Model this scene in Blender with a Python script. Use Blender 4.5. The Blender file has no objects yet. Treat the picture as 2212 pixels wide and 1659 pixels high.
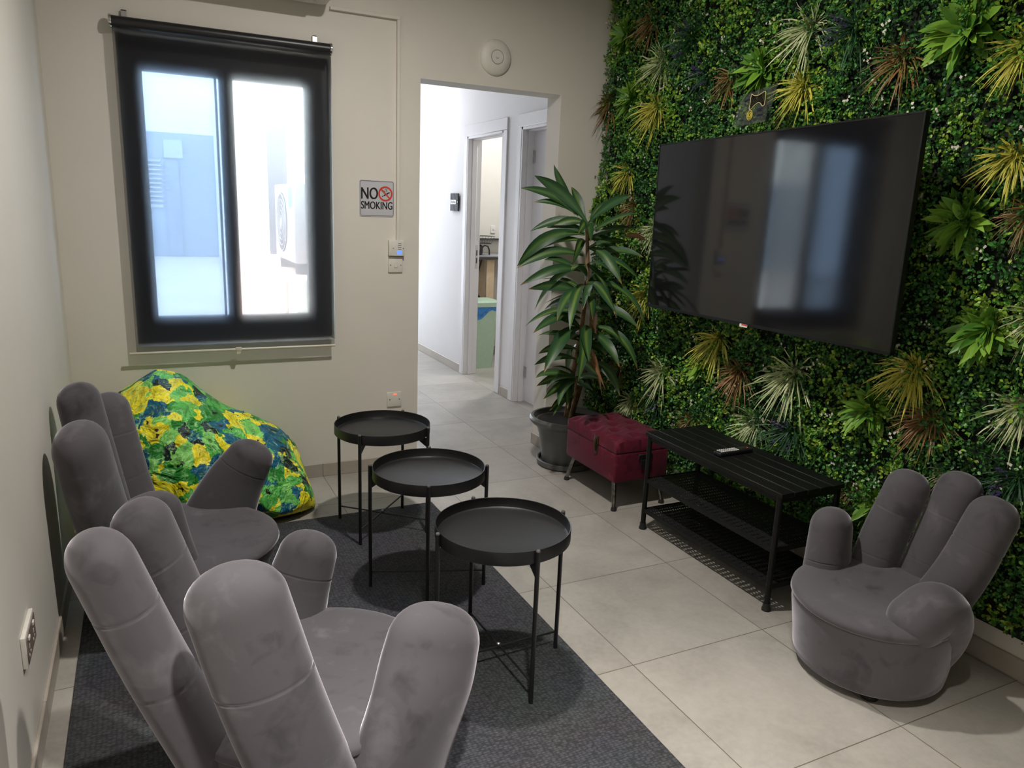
import bpy, bmesh, math, random
import numpy as np
from mathutils import Vector, Matrix, noise as mnoise

random.seed(7)
C = bpy.context.scene.collection
PI = math.pi
WORLD = {}

# ------------------------------------------------------------------ materials
def srgb(r, g, b):
    f = lambda c: (c / 12.92) if c <= .04045 else ((c + .055) / 1.055) ** 2.4
    return (f(r / 255), f(g / 255), f(b / 255), 1)

class N:
    """tiny node helper"""
    def __init__(s, name):
        s.m = bpy.data.materials.new(name); s.m.use_nodes = True
        s.t = s.m.node_tree; s.n = s.t.nodes; s.b = s.n['Principled BSDF']
        s.out = s.n['Material Output']
    def new(s, kind, **kw):
        x = s.n.new(kind)
        for k, v in kw.items():
            if isinstance(k, str) and hasattr(x, k): setattr(x, k, v)
        return x
    def l(s, a, b): s.t.links.new(a, b)
    def coord(s): return s.new('ShaderNodeTexCoord').outputs['Object']
    def noise(s, vec, scale, detail=4, rough=.5, dist=0):
        x = s.new('ShaderNodeTexNoise'); x.inputs['Scale'].default_value = scale
        x.inputs['Detail'].default_value = detail; x.inputs['Roughness'].default_value = rough
        x.inputs['Distortion'].default_value = dist
        if vec is not None: s.l(vec, x.inputs['Vector'])
        return x
    def ramp(s, fac, stops, interp='LINEAR'):
        x = s.new('ShaderNodeValToRGB'); x.color_ramp.interpolation = interp
        e = x.color_ramp.elements
        while len(e) < len(stops): e.new(.5)
        for el, (p, c) in zip(e, stops): el.position = p; el.color = c if len(c) == 4 else (*c, 1)
        s.l(fac, x.inputs[0]); return x
    def math(s, op, a, b=None, c=None):
        x = s.new('ShaderNodeMath'); x.operation = op
        for i, v in enumerate((a, b, c)):
            if v is None: continue
            if isinstance(v, (int, float)): x.inputs[i].default_value = v
            else: s.l(v, x.inputs[i])
        return x.outputs[0]
    def mix(s, fac, a, b, blend='MIX'):
        x = s.new('ShaderNodeMix'); x.data_type = 'RGBA'; x.blend_type = blend
        for i, v in ((0, fac), (6, a), (7, b)):
            if isinstance(v, (int, float)): x.inputs[i].default_value = v
            elif isinstance(v, tuple): x.inputs[i].default_value = v if len(v) == 4 else (*v, 1)
            else: s.l(v, x.inputs[i])
        return x.outputs[2]
    def bump(s, h, strength=.3, dist=.01):
        x = s.new('ShaderNodeBump'); x.inputs['Strength'].default_value = strength
        x.inputs['Distance'].default_value = dist; s.l(h, x.inputs['Height'])
        s.l(x.outputs[0], s.b.inputs['Normal'])
    def set(s, **kw):
        for k, v in kw.items():
            s.b.inputs[k.replace('_', ' ')].default_value = v
        return s

def plain(name, col, rough=.5, metal=0., var=.06, scale=30, **kw):
    n = N(name); c = n.coord()
    x = n.noise(c, scale, 3)
    lo = tuple(v * (1 - var) for v in col[:3]) + (1,); hi = tuple(min(1, v * (1 + var)) for v in col[:3]) + (1,)
    n.l(n.ramp(x.outputs[0], [(.3, lo), (.7, hi)]).outputs[0], n.b.inputs['Base Color'])
    n.set(Roughness=rough, Metallic=metal, **kw)
    return n.m

M = {}
def wallmat(name, col):
    n = N(name); c = n.coord()
    x = n.noise(c, 1.3, 4); y = n.noise(c, 240, 2)
    lo = tuple(v * .955 for v in col[:3]); hi = tuple(v * 1.02 for v in col[:3])
    n.l(n.ramp(x.outputs[0], [(.3, lo), (.7, hi)]).outputs[0], n.b.inputs['Base Color'])
    n.bump(y.outputs[0], .05, .002); n.set(Roughness=.62); return n.m
M['wall'] = wallmat('painted_wall', srgb(222, 217, 208))
M['hallwall'] = wallmat('hall_paint', srgb(232, 231, 232))
M['ceil'] = wallmat('ceiling_paint', srgb(228, 226, 220))
M['white'] = plain('white_plastic', srgb(222, 218, 210), .42, var=.02)
M['doorwhite'] = plain('white_door_lacquer', srgb(226, 224, 226), .35, var=.015, scale=8)
M['steel'] = plain('brushed_steel', (.55, .55, .56), .28, 1.)
M['chrome'] = plain('chrome', (.7, .7, .7), .12, 1., var=.02)
M['black_metal'] = plain('black_powder_coat', (.011, .011, .012), .38, 0., var=.2, scale=300)
M['bench_metal'] = plain('matt_black_steel', (.006, .0065, .006), .5, 0., var=.25, scale=200, Specular_IOR_Level=.25)
M['rubber'] = plain('black_rubber', (.012, .012, .012), .6)
M['black_plastic'] = plain('black_plastic', (.014, .014, .016), .35)
M['dark_slot'] = plain('dark_slot', (.02, .018, .016), .7)
M['pot'] = plain('anthracite_pot', srgb(92, 92, 92), .45, var=.08, scale=12)
M['gunmetal'] = plain('gunmetal_leg', (.22, .21, .20), .2, 1., var=.5, scale=60)
M['soil'] = plain('potting_soil', (.02, .014, .01), .95, var=.5, scale=60)
M['anth'] = plain('anthracite_aluminium', (.03, .031, .036), .42)
M['cond'] = plain('outdoor_unit_casing', srgb(160, 158, 164), .6, Specular_IOR_Level=.1)
M['bin_green'] = plain('pale_green_plastic', srgb(178, 204, 180), .45, var=.03)
M['bag_blue'] = plain('blue_bin_bag', srgb(60, 130, 200), .3, var=.35, scale=40)
M['birch'] = plain('pale_wood', srgb(205, 180, 150), .5, var=.08, scale=20)
M['worktop'] = plain('dark_worktop', srgb(60, 58, 60), .4)
M['worklip'] = plain('grey_top', srgb(150, 152, 155), .4)
M['cream'] = plain('cream_rod', srgb(205, 198, 180), .35, var=.02)
M['brown_switch'] = plain('taupe_switch_face', srgb(128, 112, 104), .4)
M['sign_grey'] = plain('sign_face_grey', srgb(196, 196, 202), .35, var=.015)
M['sign_black'] = plain('sign_lettering_black', (.008, .008, .009), .4)
M['sign_red'] = plain('sign_red', srgb(214, 66, 44), .4, var=.02)
M['sign_white'] = plain('sign_white', srgb(232, 230, 226), .4, var=.01)
M['glossblack'] = plain('gloss_black_glass', (.006, .006, .009), .5, Specular_IOR_Level=.05)
M['glossgrey'] = plain('gloss_grey_glass', (.030, .030, .040), .5, Specular_IOR_Level=.08)
M['seam'] = plain('seam_thread', (.03, .028, .03), .8)
M['bronze'] = plain('aged_bronze', (.09, .065, .035), .4, .9, var=.3)
M['outwhite'] = plain('outside_render', srgb(240, 238, 232), .8, var=.03, scale=2)
M['outgrey'] = plain('outside_grey_band', srgb(150, 160, 172), .7, var=.12, scale=.7)
M['outground'] = plain('outside_paving', srgb(196, 190, 186), .8, var=.08, scale=1.5)
M['louvre'] = plain('outside_louvre', srgb(178, 186, 194), .7)
M['outgrey2'] = plain('outside_panel', srgb(138, 147, 160), .7)
M['ledge'] = plain('outside_ledge', srgb(222, 190, 178), .8)
M['outdark'] = plain('outside_window', srgb(62, 60, 76), .8, Specular_IOR_Level=0.)
M['cyan'] = plain('cyan_sticker', srgb(70, 200, 200), .5)
M['yellow_line'] = plain('yellow_print', srgb(225, 205, 70), .5, var=.03)
M['pale_line'] = plain('pale_print', srgb(215, 200, 150), .5, var=.03)
M['blue_line'] = plain('blue_print', srgb(60, 90, 130), .5, var=.03)
M['skirt'] = plain('skirting_tile', srgb(172, 163, 152), .4, var=.06, scale=6)
M['trunk'] = plain('plant_cane', srgb(118, 94, 64), .8, var=.35, scale=35)
M['deadleaf'] = plain('dry_leaf', srgb(165, 105, 70), .7, var=.3, scale=25)

def emit(name, col, s):
    n = N(name); n.set(Base_Color=(0, 0, 0, 1), Roughness=.4)
    n.b.inputs['Emission Color'].default_value = col; n.b.inputs['Emission Strength'].default_value = s
    return n.m
M['lcd'] = emit('blue_lcd', (.12, .25, 1, 1), 1.6)
M['redled'] = emit('red_neon', (1, .12, .05, 1), 2.2)
M['lampglass'] = emit('lamp_diffuser', (1, .93, .82, 1), 14)

def floor_mat():
    n = N('porcelain_floor_tiles'); c = n.coord()
    sx = n.new('ShaderNodeSeparateXYZ'); n.l(c, sx.inputs[0])
    T = .602
    def edge(o):
        q = n.math('DIVIDE', o, T)
        fr = n.math('SUBTRACT', q, n.math('FLOOR', n.math('ADD', q, .5)))
        return n.math('MULTIPLY', n.math('ABSOLUTE', fr), T), n.math('FLOOR', q)
    ex, ix = edge(sx.outputs[0]); ey, iy = edge(sx.outputs[1])
    g = n.math('LESS_THAN', n.math('MINIMUM', ex, ey), .0017)
    cm = n.new('ShaderNodeCombineXYZ'); n.l(ix, cm.inputs[0]); n.l(iy, cm.inputs[1])
    wn = n.new('ShaderNodeTexWhiteNoise'); n.l(cm.outputs[0], wn.inputs['Vector'])
    off = n.new('ShaderNodeVectorMath'); off.operation = 'MULTIPLY_ADD'
    n.l(wn.outputs['Color'], off.inputs[0]); off.inputs[1].default_value = (9, 9, 9); n.l(c, off.inputs[2])
    a = n.noise(off.outputs[0], 2.6, 8, .62, .4); b = n.noise(off.outputs[0], 45, 4, .6)
    f = n.math('ADD', n.math('MULTIPLY', a.outputs[0], .75), n.math('MULTIPLY', b.outputs[0], .25))
    r = n.ramp(f, [(.3, srgb(150, 145, 138)), (.52, srgb(173, 168, 160)), (.7, srgb(187, 182, 174))])
    tint = n.math('ADD', n.math('MULTIPLY', wn.outputs['Value'], .07), .95)
    tc = n.mix(1., r.outputs[0], tint, 'MULTIPLY')
    col = n.mix(g, tc, srgb(108, 98, 86))
    n.l(col, n.b.inputs['Base Color'])
    n.l(n.math('ADD', n.math('MULTIPLY', b.outputs[0], .2), .33), n.b.inputs['Roughness'])
    n.bump(n.math('SUBTRACT', 1, g), .25, .002)
    return n.m
M['floor'] = floor_mat()

def velvet(name, dark, mid, light, sheen=.5, scale=5.):
    n = N(name); c = n.coord()
    a = n.noise(c, scale, 3, .55, .8); b = n.noise(c, scale * 3.4, 3, .55, .6); d = n.noise(c, 420, 2)
    f = n.math('ADD', n.math('MULTIPLY', a.outputs[0], .68), n.math('MULTIPLY', b.outputs[0], .32))
    r = n.ramp(f, [(.30, dark), (.45, mid), (.56, mid), (.74, light)])
    n.l(r.outputs[0], n.b.inputs['Base Color'])
    n.set(Roughness=.8, Specular_IOR_Level=.15, Sheen_Weight=sheen, Sheen_Roughness=.35)
    n.b.inputs['Sheen Tint'].default_value = (.75, .72, .78, 1)
    n.bump(d.outputs[0], .12, .001)
    return n.m
M['velvet'] = velvet('grey_velvet', (.060, .056, .064, 1), (.108, .101, .112, 1), (.185, .175, .190, 1), 1.0)
M['red_velvet'] = velvet('crimson_velvet', (.040, .004, .010, 1), (.105, .010, .024, 1), (.21, .03, .055, 1), .3, 8)

def rug_mat():
    n = N('woven_charcoal_rug'); c = n.coord()
    mp = n.new('ShaderNodeMapping'); n.l(c, mp.inputs[0]); mp.inputs['Scale'].default_value = (1, 1.6, 1)
    v = n.new('ShaderNodeTexVoronoi'); v.inputs['Scale'].default_value = 75; n.l(mp.outputs[0], v.inputs['Vector'])
    v.inputs['Randomness'].default_value = .45
    a = n.noise(c, 300, 3); b = n.noise(c, 3, 3)
    f = n.math('ADD', n.math('MULTIPLY', v.outputs['Distance'], .75), n.math('MULTIPLY', a.outputs[0], .4))
    r = n.ramp(f, [(.2, (.115, .119, .130, 1)), (.75, (.030, .031, .035, 1))])
    n.l(n.mix(.25, r.outputs[0], b.outputs['Color'], 'SOFT_LIGHT'), n.b.inputs['Base Color'])
    n.set(Roughness=.85, Specular_IOR_Level=.3)
    n.bump(n.math('MULTIPLY', v.outputs['Distance'], -1), .9, .006)
    return n.m
M['rug'] = rug_mat()

def floral():
    n = N('floral_print_fabric'); c = n.coord()
    d = n.noise(c, 7, 3, .5)
    w = n.new('ShaderNodeVectorMath'); w.operation = 'MULTIPLY_ADD'
    n.l(d.outputs['Color'], w.inputs[0]); w.inputs[1].default_value = (.13, .13, .13); n.l(c, w.inputs[2])
    d2 = n.noise(c, 28, 3, .55); w0 = w
    w = n.new('ShaderNodeVectorMath'); w.operation = 'MULTIPLY_ADD'
    n.l(d2.outputs['Color'], w.inputs[0]); w.inputs[1].default_value = (.05, .05, .05); n.l(w0.outputs[0], w.inputs[2])
    v = n.new('ShaderNodeTexVoronoi'); v.inputs['Scale'].default_value = 15; n.l(w.outputs[0], v.inputs['Vector'])
    sp = n.new('ShaderNodeSeparateColor'); n.l(v.outputs['Color'], sp.inputs[0])
    base = n.ramp(sp.outputs[0], [(0, srgb(44, 130, 52)), (.14, srgb(84, 176, 80)), (.30, srgb(228, 214, 40)), (.56, srgb(20, 92, 122)),
                                  (.70, srgb(120, 195, 95)), (.82, srgb(235, 220, 50)), (.93, srgb(24, 38, 40))], 'CONSTANT')
    # petals: radial streaks inside each cell
    st = n.noise(w.outputs[0], 30, 4, .6, 2.2)
    k = n.ramp(st.outputs[0], [(.30, (.22, .30, .24, 1)), (.42, (.62, .68, .6, 1)), (.52, (1, 1, 1, 1)), (.72, (1.0, 1.0, 1.0, 1))])
    col = n.mix(.85, base.outputs[0], k.outputs[0], 'MULTIPLY')
    st2 = n.noise(w.outputs[0], 17, 4, .6, 2.5)
    lt = n.ramp(st2.outputs[0], [(.54, (0, 0, 0, 1)), (.66, (1, 1, 1, 1))])
    col = n.mix(n.math('MULTIPLY', lt.outputs[0], .55), col, srgb(170, 222, 150))
    bk = n.noise(c, 26, 3, .55, 1.4)
    bm = n.ramp(bk.outputs[0], [(.29, (1, 1, 1, 1)), (.33, (0, 0, 0, 1))])
    col = n.mix(bm.outputs[0], col, srgb(20, 26, 22))
    core = n.math('LESS_THAN', v.outputs['Distance'], .16)
    col = n.mix(n.math('MULTIPLY', core, n.math('GREATER_THAN', sp.outputs[1], .62)), col, srgb(40, 30, 24))
    gr = n.ramp(v.outputs['Distance'], [(.0, (.55, .6, .55, 1)), (.22, (.9, .9, .9, 1)), (.5, (1.15, 1.15, 1.1, 1))])
    col = n.mix(1., col, gr.outputs[0], 'MULTIPLY')
    wr = n.noise(c, 7.5, 3, .5, 1.6); n.bump(wr.outputs[0], .9, .05)
    col = n.mix(1., col, (1.22, 1.22, 1.2, 1), 'MULTIPLY')
    n.l(col, n.b.inputs['Base Color']); n.set(Roughness=.42, Specular_IOR_Level=.35)
    return n.m
M['floral'] = floral()

def leafmat(name, rough=.45):
    n = N(name); a = n.new('ShaderNodeAttribute'); a.attribute_name = 'Col'
    n.l(a.outputs['Color'], n.b.inputs['Base Color']); n.set(Roughness=rough, Specular_IOR_Level=.4)
    return n.m
M['leaf'] = leafmat('plant_leaves', .42)
M['hedge'] = leafmat('hedge_leaves', .4)

def blind_mat():
    n = N('sunscreen_blind_fabric'); c = n.coord()
    x = n.noise(c, 500, 2)
    mp = n.new('ShaderNodeMapping'); n.l(c, mp.inputs[0]); mp.inputs['Scale'].default_value = (12, 1, 300)
    s = n.noise(mp.outputs[0], 1.0, 2)
    tr = n.new('ShaderNodeBsdfTransparent'); di = n.new('ShaderNodeBsdfDiffuse'); tl = n.new('ShaderNodeBsdfTranslucent')
    di.inputs[0].default_value = (.022, .021, .024, 1); tl.inputs[0].default_value = (.010, .010, .012, 1)
    ad = n.new('ShaderNodeAddShader'); n.l(di.outputs[0], ad.inputs[0]); n.l(tl.outputs[0], ad.inputs[1])
    mx = n.new('ShaderNodeMixShader')
    f = n.math('ADD', n.math('MULTIPLY', n.math('ADD', x.outputs[0], s.outputs[0]), .035), .275)
    rf = n.new('ShaderNodeBsdfRefraction'); rf.inputs['IOR'].default_value = 1.35; rf.inputs['Roughness'].default_value = .80
    m2 = n.new('ShaderNodeMixShader'); m2.inputs[0].default_value = .36
    n.l(ad.outputs[0], m2.inputs[1]); n.l(rf.outputs[0], m2.inputs[2])
    n.l(f, mx.inputs[0]); n.l(m2.outputs[0], mx.inputs[1]); n.l(tr.outputs[0], mx.inputs[2])
    n.l(mx.outputs[0], n.out.inputs[0]); return n.m
M['blind'] = blind_mat()

def glassy(name, tint, gloss=.06):
    n = N(name)
    tr = n.new('ShaderNodeBsdfTransparent'); tr.inputs[0].default_value = tint
    gl = n.new('ShaderNodeBsdfGlossy'); gl.inputs['Roughness'].default_value = .03
    mx = n.new('ShaderNodeMixShader'); mx.inputs[0].default_value = gloss
    n.l(tr.outputs[0], mx.inputs[1]); n.l(gl.outputs[0], mx.inputs[2]); n.l(mx.outputs[0], n.out.inputs[0])
    return n.m
M['pane'] = glassy('window_glass', (.93, .96, .97, 1))
M['pane2'] = glassy('double_sliding_glass', (.62, .72, .84, 1))
M['acrylic'] = glassy('clear_acrylic', (.66, .72, .80, 1), .10)
M['acryl_tint'] = glassy('printed_purple_tint', (.42, .26, .28, 1), .03)
M['acryl_blue'] = glassy('printed_blue_tint', (.28, .42, .70, 1), .05)

def perf_mat():
    n = N('perforated_black_steel'); c = n.coord()
    sx = n.new('ShaderNodeSeparateXYZ'); n.l(c, sx.inputs[0])
    px = n.math('FRACT', n.math('DIVIDE', sx.outputs[0], .0145))
    py = n.math('FRACT', n.math('DIVIDE', sx.outputs[1], .031))
    hx = n.math('LESS_THAN', n.math('ABSOLUTE', n.math('SUBTRACT', px, .5)), .24)
    hy = n.math('LESS_THAN', n.math('ABSOLUTE', n.math('SUBTRACT', py, .5)), .20)
    hole = n.math('MULTIPLY', hx, hy)
    n.set(Base_Color=(.010, .010, .011, 1), Roughness=.5)
    tr = n.new('ShaderNodeBsdfTransparent'); mx = n.new('ShaderNodeMixShader')
    n.l(hole, mx.inputs[0]); n.l(n.b.outputs[0], mx.inputs[1]); n.l(tr.outputs[0], mx.inputs[2])
    n.l(mx.outputs[0], n.out.inputs[0]); return n.m
M['perf'] = perf_mat()

def screen_mat():
    n = N('dark_tv_screen'); c = n.coord(); x = n.noise(c, 2, 2)
    n.l(n.ramp(x.outputs[0], [(.3, (.006, .006, .007, 1)), (.7, (.0075, .0075, .0085, 1))]).outputs[0], n.b.inputs['Base Color'])
    n.set(Roughness=.075, Specular_IOR_Level=.72)
    return n.m
M['screen'] = screen_mat()

# ------------------------------------------------------------------ mesh building
class MB:
    def __init__(s): s.v = []; s.f = []; s.mi = []; s.col = None
    def add(s, vs, fs, mi=0):
        o = len(s.v); s.v += [tuple(p) for p in vs]
        for f in fs: s.f.append(tuple(i + o for i in f)); s.mi.append(mi)
        return s
    def box(s, lo, hi, bev=0., seg=2, rot=None, mi=0):
        bm = bmesh.new(); bmesh.ops.create_cube(bm, size=1)
        c = [(a + b) / 2 for a, b in zip(lo, hi)]; d = [abs(b - a) for a, b in zip(lo, hi)]
        for v in bm.verts: v.co = Vector((v.co.x * d[0], v.co.y * d[1], v.co.z * d[2]))
        if bev > 0: bmesh.ops.bevel(bm, geom=list(bm.edges), offset=min(bev, min(d) * .49), segments=seg, affect='EDGES', profile=.5)
        for v in bm.verts:
            if rot is not None: v.co = rot @ v.co
            v.co += Vector(c)
        bm.verts.index_update()
        s.add([v.co for v in bm.verts], [[v.index for v in f.verts] for f in bm.faces], mi); bm.free(); return s
    def lathe(s, prof, c=(0, 0, 0), seg=48, mi=0, axis='Z', sx=1, sy=1):
        vs = []; fs = []; n = len(prof)
        for r, z in prof:
            for k in range(seg):
                a = 2 * PI * k / seg; x, y = r * math.cos(a) * sx, r * math.sin(a) * sy
                p = (x, y, z) if axis == 'Z' else ((x, z, y) if axis == 'Y' else (z, x, y))
                vs.append((p[0] + c[0], p[1] + c[1], p[2] + c[2]))
        for i in range(n - 1):
            for k in range(seg):
                q = (i * seg + k, i * seg + (k + 1) % seg, (i + 1) * seg + (k + 1) % seg, (i + 1) * seg + k)
                fs.append(q if axis == 'Z' or axis == 'X' else q[::-1])
        if prof[0][0] > 1e-6: fs.append(tuple(range(seg))[::-1])
        if prof[-1][0] > 1e-6: fs.append(tuple((n - 1) * seg + k for k in range(seg)))
        return s.add(vs, fs, mi)
    def tube(s, pts, r, seg=10, mi=0):
        pts = [Vector(p) for p in pts]
        rs = r if isinstance(r, (list, tuple)) else [r] * len(pts)
        vs = []; fs = []; prev = None
        for i, p in enumerate(pts):
            t = (pts[min(i + 1, len(pts) - 1)] - pts[max(i - 1, 0)]).normalized()
            if prev is None:
                u = t.orthogonal().normalized()
            else:
                u = (prev - t * prev.dot(t)).normalized()
            prev = u; w = t.cross(u)
            for k in range(seg):
                a = 2 * PI * k / seg; vs.append(p + (u * math.cos(a) + w * math.sin(a)) * rs[i])
        for i in range(len(pts) - 1):
            for k in range(seg):
                fs.append((i * seg + k, i * seg + (k + 1) % seg, (i + 1) * seg + (k + 1) % seg, (i + 1) * seg + k))
        fs.append(tuple(range(seg))[::-1]); fs.append(tuple((len(pts) - 1) * seg + k for k in range(seg)))
        return s.add(vs, fs, mi)
    def rings(s, rs, cap0=True, cap1=True, mi=0):
        seg = len(rs[0]); vs = [p for r in rs for p in r]; fs = []
        for i in range(len(rs) - 1):
            for k in range(seg):
                fs.append((i * seg + k, i * seg + (k + 1) % seg, (i + 1) * seg + (k + 1) % seg, (i + 1) * seg + k))
        if cap0: fs.append(tuple(range(seg))[::-1])
        if cap1: fs.append(tuple((len(rs) - 1) * seg + k for k in range(seg)))
        return s.add(vs, fs, mi)
    def build(s, name, mat, parent=None, smooth=True, angle=40, col=None):
        off = WORLD.get(parent.name, Vector((0, 0, 0))) if parent else Vector((0, 0, 0))
        me = bpy.data.meshes.new(name)
        me.from_pydata([(p[0] - off.x, p[1] - off.y, p[2] - off.z) for p in s.v], [], s.f)
        for m in (mat if isinstance(mat, (list, tuple)) else [mat]): me.materials.append(m)
        if any(s.mi): me.polygons.foreach_set('material_index', s.mi)
        if smooth:
            me.polygons.foreach_set('use_smooth', [True] * len(me.polygons))
            me.set_sharp_from_angle(angle=math.radians(angle))
        if col is not None:
            ca = me.color_attributes.new('Col', 'FLOAT_COLOR', 'POINT')
            ca.data.foreach_set('color', np.asarray(col, dtype=np.float32).ravel())
        me.update()
        o = bpy.data.objects.new(name, me); C.objects.link(o)
        if parent: o.parent = parent
        WORLD[o.name] = off
        return o

def tag(o, label, cat, group=None, kind=None):
    if label: o['label'] = label
    if cat: o['category'] = cat
    if group: o['group'] = group
    if kind: o['kind'] = kind
    return o
def thing(name, loc, label, cat, group=None):
    o = bpy.data.objects.new(name, None); C.objects.link(o); o.location = loc
    o.empty_display_size = .1
    WORLD[o.name] = Vector(loc); return tag(o, label, cat, group)
def struct(o, label=None, cat=None):
    o['kind'] = 'structure'
    if label: o['label'] = label; o['category'] = cat or 'wall'
    return o
def catmull(pts, n):
    P = [Vector(p) for p in pts]; P = [P[0] * 2 - P[1]] + P + [P[-1] * 2 - P[-2]]
    out = []; m = len(P) - 3
    for i in range(n):
        u = i / (n - 1) * m; k = min(int(u), m - 1); t = u - k
        a, b, c, d = P[k:k + 4]
        out.append(.5 * ((2 * b) + (c - a) * t + (2 * a - 5 * b + 4 * c - d) * t * t + (3 * b - a - 3 * c + d) * t ** 3))
    return out
def text_mesh(txt, size, mat, name, parent, origin, ex, ey, depth=.0012, bold=0., sx=1., align='CENTER'):
    cu = bpy.data.curves.new(name + '_font', 'FONT'); cu.body = txt; cu.size = size; cu.extrude = depth
    cu.align_x = align; cu.align_y = 'CENTER'
    tmp = bpy.data.objects.new('tmp_text', cu); C.objects.link(tmp)
    dg = bpy.context.evaluated_depsgraph_get(); dg.update()
    me = bpy.data.meshes.new_from_object(tmp.evaluated_get(dg))
    bpy.data.objects.remove(tmp)
    ex = Vector(ex).normalized(); ey = Vector(ey).normalized(); ez = ex.cross(ey)
    b = MB()
    for k in ((-1, 0, 1) if bold else (0,)):      # heavier strokes
        b.add([Vector(origin) + ex * (v.co.x * sx + k * bold) + ey * (v.co.y + k * bold * .25) + ez * (v.co.z + k * .00008) for v in me.vertices], [tuple(p.vertices) for p in me.polygons])
    bpy.data.meshes.remove(me)
    return b.build(name, mat, parent, smooth=False)

# ------------------------------------------------------------------ camera (solved from the tile grid)
CAM = Vector((-2.058, -6.093, 1.541))
cam = bpy.data.cameras.new('camera'); co = bpy.data.objects.new('camera', cam); C.objects.link(co)
yaw, pitch, roll = CAMROT = (0.462, -0.229, 0.040)
cy, sy, cp, sp, cr, sr = math.cos(yaw), math.sin(yaw), math.cos(pitch), math.sin(pitch), math.cos(roll), math.sin(roll)
fw = Vector((sy * cp, cy * cp, sp)); rt = Vector((cy, -sy, 0)); up = rt.cross(fw)
r2 = rt * cr + up * sr; u2 = up * cr - rt * sr
co.matrix_world = Matrix(((r2.x, u2.x, -fw.x, CAM.x), (r2.y, u2.y, -fw.y, CAM.y), (r2.z, u2.z, -fw.z, CAM.z), (0, 0, 0, 1)))
cam.sensor_width = 36; cam.sensor_fit = 'HORIZONTAL'; cam.lens = 1608.04 / 2212 * 36; cam.clip_start = .05
bpy.context.scene.camera = co

# ------------------------------------------------------------------ room shell
XL, XR, YB, ZC = -2.41, .62, -1.968, 3.0
YB2 = -1.80            # far face of the back wall
struct(MB().box((-2.7, -8.1, -.12), (3.4, 4.6, 0)).build('floor', M['floor'], smooth=False))
struct(MB().box((-2.61, -8.1, ZC), (.82, YB2, ZC + .15)).build('ceiling', M['ceil'], smooth=False))
struct(MB().box((XL - .2, -8.1, 0), (XL, YB2, ZC)).build('wall_left', M['wall'], smooth=False))
struct(MB().box((XR, -8.1, 0), (XR + .2, YB2 - .002, ZC)).build('wall_right', M['wall'], smooth=False))
struct(MB().box((XL - .2, -8.1, 0), (XR + .2, -7.9, ZC)).build('wall_front', M['wall'], smooth=False))
WX0, WX1, WZ0, WZ1 = -2.108, -1.120, .800, 2.275     # window hole
DX0, DX1, DZ = -.634, .248, 2.222                    # doorway
b = MB()
b.box((XL, YB, 0), (WX0, YB2, ZC)); b.box((WX0, YB, 0), (WX1, YB2, WZ0)); b.box((WX0, YB, WZ1), (WX1, YB2, ZC))
b.box((WX1, YB, 0), (DX0, YB2, ZC)); b.box((DX0, YB, DZ), (DX1, YB2, ZC)); b.box((DX1, YB, 0), (XR + .2, YB2, ZC))
struct(b.build('wall_back', M['wall'], smooth=False))
# skirting tiles
def skirting(name, segs):
    m = MB()
    for lo, hi in segs: m.box(lo, hi, .002, 1)
    return struct(m.build(name, M['skirt'], smooth=False))
sk = []
x = XL + .01
for e in (-1.806, -1.204, DX0): sk.append(((x, YB - .010, 0), (e - .0015, YB, .078))); x = e
sk.append(((DX0 - .008, YB - .010, 0), (DX0 + .010, YB2, .078)))
sk.append(((DX1 - .010, YB - .010, 0), (DX1, YB2, .078))); sk.append(((DX1, YB - .010, 0), (XR - .01, YB, .078)))
skirting('baseboard_back', sk)
sk = []; y = YB - .01
while y > -7.8: sk.append(((XL, y - .6005, 0), (XL + .010, y, .078))); y -= .602
skirting('baseboard_left', sk)
sk = []; y = YB - .012
while y > -7.8: sk.append(((XR - .010, y - .6005, 0), (XR, y, .078))); y -= .602
skirting('baseboard_right', sk)

# ---- corridor and kitchen behind the doorway
HX = .62
A0, A1, AZ = -.405, .345, 2.165      # kitchen door opening
B0, B1, BZ = -1.50, -.735, 2.165     # closed white door opening
b = MB()
b.box((HX, YB2, 0), (HX + .12, B0, 2.95)); b.box((HX, B1, 0), (HX + .12, A0, 2.95)); b.box((HX, A1, 0), (HX + .12, 4.2, 2.95))
b.box((HX, B0, BZ), (HX + .12, B1, 2.95)); b.box((HX, A0, AZ), (HX + .12, A1, 2.95))
struct(b.build('wall_corridor_right', M['hallwall'], smooth=False))
struct(MB().box((-.80, YB2, 0), (-.66, 4.2, 2.95)).build('wall_corridor_left', M['hallwall'], smooth=False))
struct(MB().box((-.80, YB2, 2.95), (3.4, 4.6, 3.1)).build('wall_corridor_top', M['ceil'], smooth=False))
b = MB(); b.box((-.80, 4.2, 0), (-.50, 4.32, 2.95)); b.box((.5, 4.2, 0), (.74, 4.32, 2.95)); b.box((-.50, 4.2, 2.5), (.5, 4.32, 2.95))
struct(b.build('wall_corridor_end', M['hallwall'], smooth=False))
KY = 1.25
struct(MB().box((HX + .12, KY, 0), (3.2, KY + .12, 2.95)).build('wall_kitchen_back', M['wall'], smooth=False))
struct(MB().box((3.2, YB2, 0), (3.32, KY + .12, 2.95)).build('wall_kitchen_right', M['wall'], smooth=False))
struct(MB().box((HX + .12, -.62, 0), (3.2, -.56, 2.95)).build('wall_kitchen_front', M['wall'], smooth=False))
sk = [((HX - .010, A1 + .075, 0), (HX, 1.2, .078)), ((HX - .010, 1.2015, 0), (HX, 2.4, .078)), ((HX - .010, 2.4015, 0), (HX, 4.1, .078)),
      ((HX - .010, B1 + .08, 0), (HX, A0 - .075, .078))]
skirting('baseboard_corridor', sk)
skirting('baseboard_kitchen', [((HX + .13, KY - .01, 0), (3.1, KY, .078))])
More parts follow.
